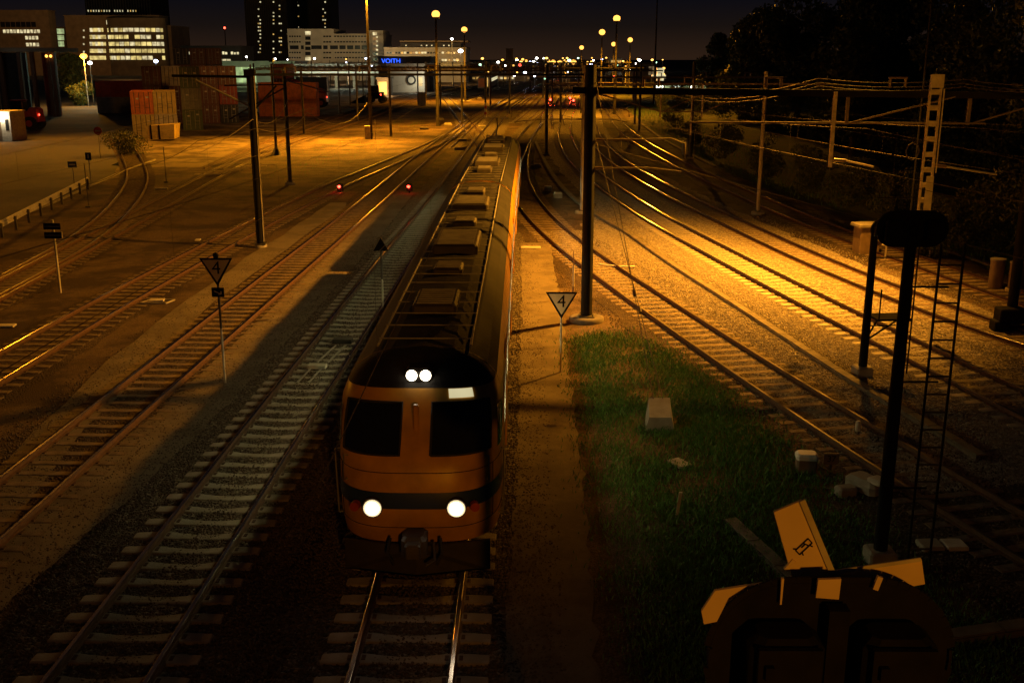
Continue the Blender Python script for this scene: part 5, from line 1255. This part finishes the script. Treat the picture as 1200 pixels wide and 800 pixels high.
# glowing shed beside tall lamp post
t, a, Wd, H = bld('open_shed','glowing open fronted shed right behind the tall pale lamp post',442,455,93,262,8,'wall_m')
win(t,a,444,96,453,111,262,'w_amber','lit_opening'); point(P(448,104,258), 2200, (1,.6,.25), .5)
for px,py in ((458,98),(448,114),(444,99)): pass
t, a, Wd, H = bld('low_block','row of low depot buildings with lit windows behind the far train',500,620,88,420,20,'wall_m')
for x in np.arange(503,618,4.6):
    if random.random() < .75: win(t,a,x,90.5,x+3.2,93,420,random.choice(['w_amber','w_pale','w_amber','w_dim']))
t, a, Wd, H = bld('low_block','low dark station buildings on the horizon in the middle',560,760,76,700,20,'wall_d')
for x in np.arange(563,756,4.2):
    if random.random() < .7: win(t,a,x,random.uniform(77,79),x+random.uniform(1.5,3.2),80.5,700,random.choice(['w_amber','w_pale','w_amber','w_dim','w_dim']))
t, a, Wd, H = bld('water_tower','far square tower lit orange left of the row of orange horizon lamps',593,601,58,620,8,'wall_t'); 
t, a, Wd, H = bld('station_hall','far pale flat roofed hall right of the orange lamps',715,729,69,560,14,'wall_w'); win(t,a,716,71,728,75,560,'w_amber')
t, a, Wd, H = bld('station_hall','far brown hall left of the tree mass',745,768,75,480,20,'wall_m'); win(t,a,760,78,767,88,480,'w_dim'); 
t = thing('lit_kiosk','bright white stepped kiosk sign near the foot of the very tall lamp post','kiosk',(P(774,90,330).x,330,0)); b = MB(); b.box((-1,0,0),(1,1.5,P(774,80,330).z)); b.build('column','w_pale',t); b = MB(); b.box((-2.6,-.3,P(774,90,330).z-.5),(1.6,1.2,P(774,88,330).z)); b.build('panel','w_pale',t)
t = thing('parked_train','far parked train with a row of bluish lit windows beneath the gantry','train',(P(772,108,240).x,240,0))
b = MB(); b.box((-1,0,1),(11,2.8,3.9)); b.build('body','wall_d',t)
for k in range(6): b = MB(); b.box((-.6+k*1.9,-.06,2.1),(.9+k*1.9,0,2.9)); b.build('window','e_ceiling' if k % 2 == 0 else 'w_green',t)
# green lit hall behind the containers, pale viaduct and sheds
t, a, Wd, H = bld('green_lit_hall','low hall with a greenish lit wall behind the orange containers',232,345,73,330,20,'wall_w',rd=.3)
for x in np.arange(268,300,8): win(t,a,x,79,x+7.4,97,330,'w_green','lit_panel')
win(t,a,258,79,262,81,330,'w_pale')
t, a, Wd, H = bld('low_block','dark low block with a strip of lit windows left of the towers',212,282,55,420,20,'wall_d')
for x in np.arange(213,281,3.4):
    if random.random() < .8: win(t,a,x,61+random.uniform(-.4,.8),x+2.2,64,420,random.choice(['w_pale','w_amber','w_pale']))
for x in np.arange(236,268,5): win(t,a,x,69.5,x+4.2,71.5,420,'w_pale')
t = thing('viaduct','pale lit viaduct with a railing of square openings','viaduct',(P(340,80,320).x,320,0)); x1 = P(446,80,320).x-P(340,80,320).x; zt = P(340,76,320).z; zb = P(340,83,320).z
b = MB(); b.box((0,0,zb-1.2),(x1,3,zb)); b.build('deck','wall_w',t); b = MB(); b.bar((0,0,zt),(x1,0,zt),.3,.35); b.build('top_rail','wall_w',t)
for k in range(18): b = MB(); xx = x1*k/17; b.bar((xx,0,zb),(xx,0,zt),.5); b.build('baluster','wall_w',t)
for k in range(5): b = MB(); xx = x1*(k+.5)/5; b.bar((xx,1.5,0),(xx,1.5,zb-1.2),1.0); b.build('pier','wall_m',t)
for k in range(7): q = P(352+k*14,84,318); point(q+Vector((0,-3,-1)), 500, (.9,1,.75), .3)
# open shed at far left
Ys = 168; x0 = P(-40,60,Ys).x; t = thing('open_shed','tall open shed with posts and a dark red back wall at the left edge','shed',(x0,Ys,0)); Wd = P(64,60,Ys).x-x0; H = P(60,61,Ys).z
b = MB(); b.box((-1,-1,H),(Wd+.4,8,H+.6)); b.build('roof','wall_m',t)
for px in (3,25,40,59,64): b = MB(); xx = P(px,90,Ys).x-x0; b.bar((xx,0,0),(xx,0,H),.55); b.build('post','rust',t)
for p0,p1,m in ((-40,22,'box_black'),(41,57,'box_red')): b = MB(); b.box((P(p0,90,Ys).x-x0,3,0),(P(p1,90,Ys).x-x0,3.5,H-.1)); b.build('panel',m,t)
for px in (56,61): b = MB(); q = P(px,66,Ys); b.ball((q.x-x0,-.5,q.z),.22,8); b.build('lamp','e_sodium_s',t)
# unseen spots without fixtures, added to brighten the facades, halls and containers
spot(P(150,120,420)+Vector((0,0,14)), P(150,40,540), 50000, (1,.5,.16), 80, 1.0, 1)
spot(P(20,120,440)+Vector((0,0,10)), P(15,30,540), 26000, (1,.45,.12), 80, 1.0, 1)
spot(P(395,100,350)+Vector((0,0,6)), P(395,50,430), 30000, (1,.68,.36), 110, 1.0, 1)
spot(P(510,100,340)+Vector((0,0,8)), P(505,65,400), 48000, (1,.55,.15), 120, 1.0, 1)
spot(P(475,120,225)+Vector((0,0,12)), P(475,88,285), 6500, (1,.55,.2), 90, 1.0, 1)
spot(P(290,110,280)+Vector((0,0,8)), P(285,80,330), 14000, (.6,1,.5), 90, 1.0, 1)
spot(P(330,130,130)+Vector((0,0,10)), P(330,100,171), 6000, (1,.45,.1), 90, 1.0, .5)
spot(P(160,150,100)+Vector((12,0,12)), P(185,120,124), 11000, (1,.45,.07), 34, 1.0, .5)
# distant commuter train (parked) on the fan of tracks
t = thing('parked_train','far parked train with a rust orange end, left of the far tracks','train',G(566,107),-.0)
b = MB(); d_ = (G(598,88.5)-G(566,107)); an_ = math.atan2(d_.y,d_.x)-PI/2; t.rotation_euler = (0,0,an_)
b.cbox((0,32,2.2),(2.9,64,3.0),0,0,.3); b.build('body','wall_m',t)
b = MB(); b.cbox((0,-.05,2.2),(2.5,.1,2.3)); b.build('end_door','box_orange',t); b = MB(); b.cbox((1.2,-.1,2.4),(.4,.1,2.4)); b.build('end_lamp_strip','w_amber',t)
for k in range(14): b = MB(); b.cbox((1.49,4+k*4.2,2.6),(.06,3.0,.9)); b.build('window','w_pale' if k > 3 else 'w_dim',t)
b = MB(); b.cbox((0,32,.55),(2.4,60,.5)); b.build('underframe','underframe',t)

# ------------------------------------------------------------------ trees and bushes
def tree(loc, H, R, label, n=5200, lm='leaf', trunk=True, group=None, zfrac=.30, leafs=.34, name='tree', lobes=16):
    t = thing(name, label, 'tree' if name == 'tree' else 'bush', loc, random.uniform(0,6), group)
    cs = []
    for i in range(lobes):
        a = random.uniform(0,2*PI); q = random.uniform(0,1)**.5; z = random.uniform(zfrac,.95)
        rr = R*q*.75*math.sin(PI*min(1,max(.12,(1-z)*1.15+.05)))
        cs.append((rr*math.cos(a), rr*math.sin(a), H*z, R*random.uniform(.28,.5)))
    C = np.array(cs); idx = rng.integers(0, lobes, n); u = rng.normal(size=(n,3)); u /= np.linalg.norm(u,axis=1)[:,None]
    rad = C[idx,3]*(rng.uniform(.35,1,n)**.5); p = C[idx,:3]+u*rad[:,None]*np.array([1,1,.8]); p[:,2] = np.maximum(p[:,2], .15)
    s = rng.uniform(.5,1.1,n)*leafs; e1 = rng.normal(size=(n,3)); e1 /= np.linalg.norm(e1,axis=1)[:,None]; e2 = np.cross(e1, u+rng.normal(size=(n,3))*.6); e2 /= np.linalg.norm(e2,axis=1)[:,None]
    v = np.stack([p-e1*s[:,None], p-e2*s[:,None]*.45, p+e1*s[:,None], p+e2*s[:,None]*.45],1).reshape(-1,3)
    me = bpy.data.meshes.new('crown'); me.vertices.add(n*4); me.vertices.foreach_set('co', v.ravel()); me.loops.add(n*4); me.loops.foreach_set('vertex_index', np.arange(n*4,dtype=np.int32))
    me.polygons.add(n); me.polygons.foreach_set('loop_start', np.arange(0,n*4,4,dtype=np.int32)); me.update(calc_edges=True); me.materials.append(M[lm])
    c = bpy.data.objects.new('crown', me); col.objects.link(c); c.parent = t
    if trunk:
        b = MB(); b.tube([(0,0,0),(.1,0,H*.25),(0,.15,H*.5),(.1,.1,H*.75)],[R*.07,R*.055,R*.04,R*.02],8)
        for i in range(6):
            q = cs[i]; b.tube([(0,.1,H*(.25+.07*i)),(q[0]*.5,q[1]*.5,(H*(.25+.07*i)+q[2])/2+.3),(q[0],q[1],q[2])],[R*.03,R*.02,R*.01],6)
        b.build('trunk','bark',t)
    return t
TL = ['big dark tree, nearest of the tree mass at right','second dark tree of the mass at right','third dark tree of the mass at right','broad dark tree in the middle of the mass at right','tall dark tree behind the middle of the mass','tall dark tree over the pale mast at right','dark tree left of the tall ones','rounded dark tree stepping down towards the depot','lower dark tree at the left part of the mass','small dark tree at the left end of the mass','dark tree behind the left end of the mass','farthest low dark tree next to the brown hall']
spec = [(1290,40,14,34),(1230,52,17,26),(1160,66,18,28),(1090,84,19,9),(1040,100,21,6),(985,118,20,8),(955,98,15,30),(900,135,19,12),(872,150,17,24),(845,172,15,34),(858,205,19,38),(822,235,13,52)]
hts = []
for i, (px, Y, R0, ytop) in enumerate(spec):
    X = P(px,80,Y).x; H = P(px,ytop-10,Y).z
    if i < 6: H = max(H, 15+i*.5)
    tree(Vector((X+4,Y,0)), H, min(9, H*.42), TL[i], 11000, leafs=.24 if Y < 90 else .42)
bl = [(1105,306,2.6,1.7,'small leafy bush, leftmost of the bushes behind the round bins'),(1140,300,3.3,2.0,'leafy bush behind the larger round bin'),(1185,306,4.3,2.4,'taller leafy bush at the right edge'),(1060,270,2.8,1.8,'low bush behind the hanging lattice post'),(1230,320,4.6,2.6,'bush just past the right edge'),(1010,252,3.0,1.9,'bush behind the relay cabinet'),(950,232,3.2,2.0,'bush by the outermost track, under the hanging post'),(900,214,3.4,2.2,'bush behind the slim mast at right'),(850,192,3.2,2.2,'bush behind the mast with the cabinet'),(815,172,3.0,1.9,'bush above the bright short trough'),(790,152,3.4,2.2,'ragged bush at the bright verge end'),(780,132,3.0,2.2,'dark bush near the far end of the verge')]
for px, py, H, R_, lb in bl: tree(G(px,py)+Vector((0,1.2,0)), H, R_, lb, 3600, 'leaf2', False, None, .15, .11, 'bush', 12)
tree(G(146,182), 1.7, 2.6, 'low dark scrubby bush where the curved siding ends', 3000, 'leaf2', False, None, .15, .12, 'bush', 12)
tree(G(95,124), 4.2, 3.4, 'dark bush between the open shed and the long red container', 3000, 'leaf2', False, None, .15, .22, 'bush', 12)
tree(Vector((P(84,90,240).x,240,0)), P(84,68,240).z, 4.6, 'tree lit orange by the lamp before the office blocks', 3800, 'leaf2', True, None, .3, .4)

# shrubs massed under the trees at right
for i in range(22):
    f = i/21; px = 800+f*480+random.uniform(-8,8); py = 128+f*118+random.uniform(-4,4)
    tree(G(px,py), random.uniform(4.0,6.5), random.uniform(2.8,3.8), 'dark shrub in the thicket under the trees along the right verge', 3600, 'leaf', False, 'shrubs in the dark thicket on the right', .08, .20, 'bush', 14)
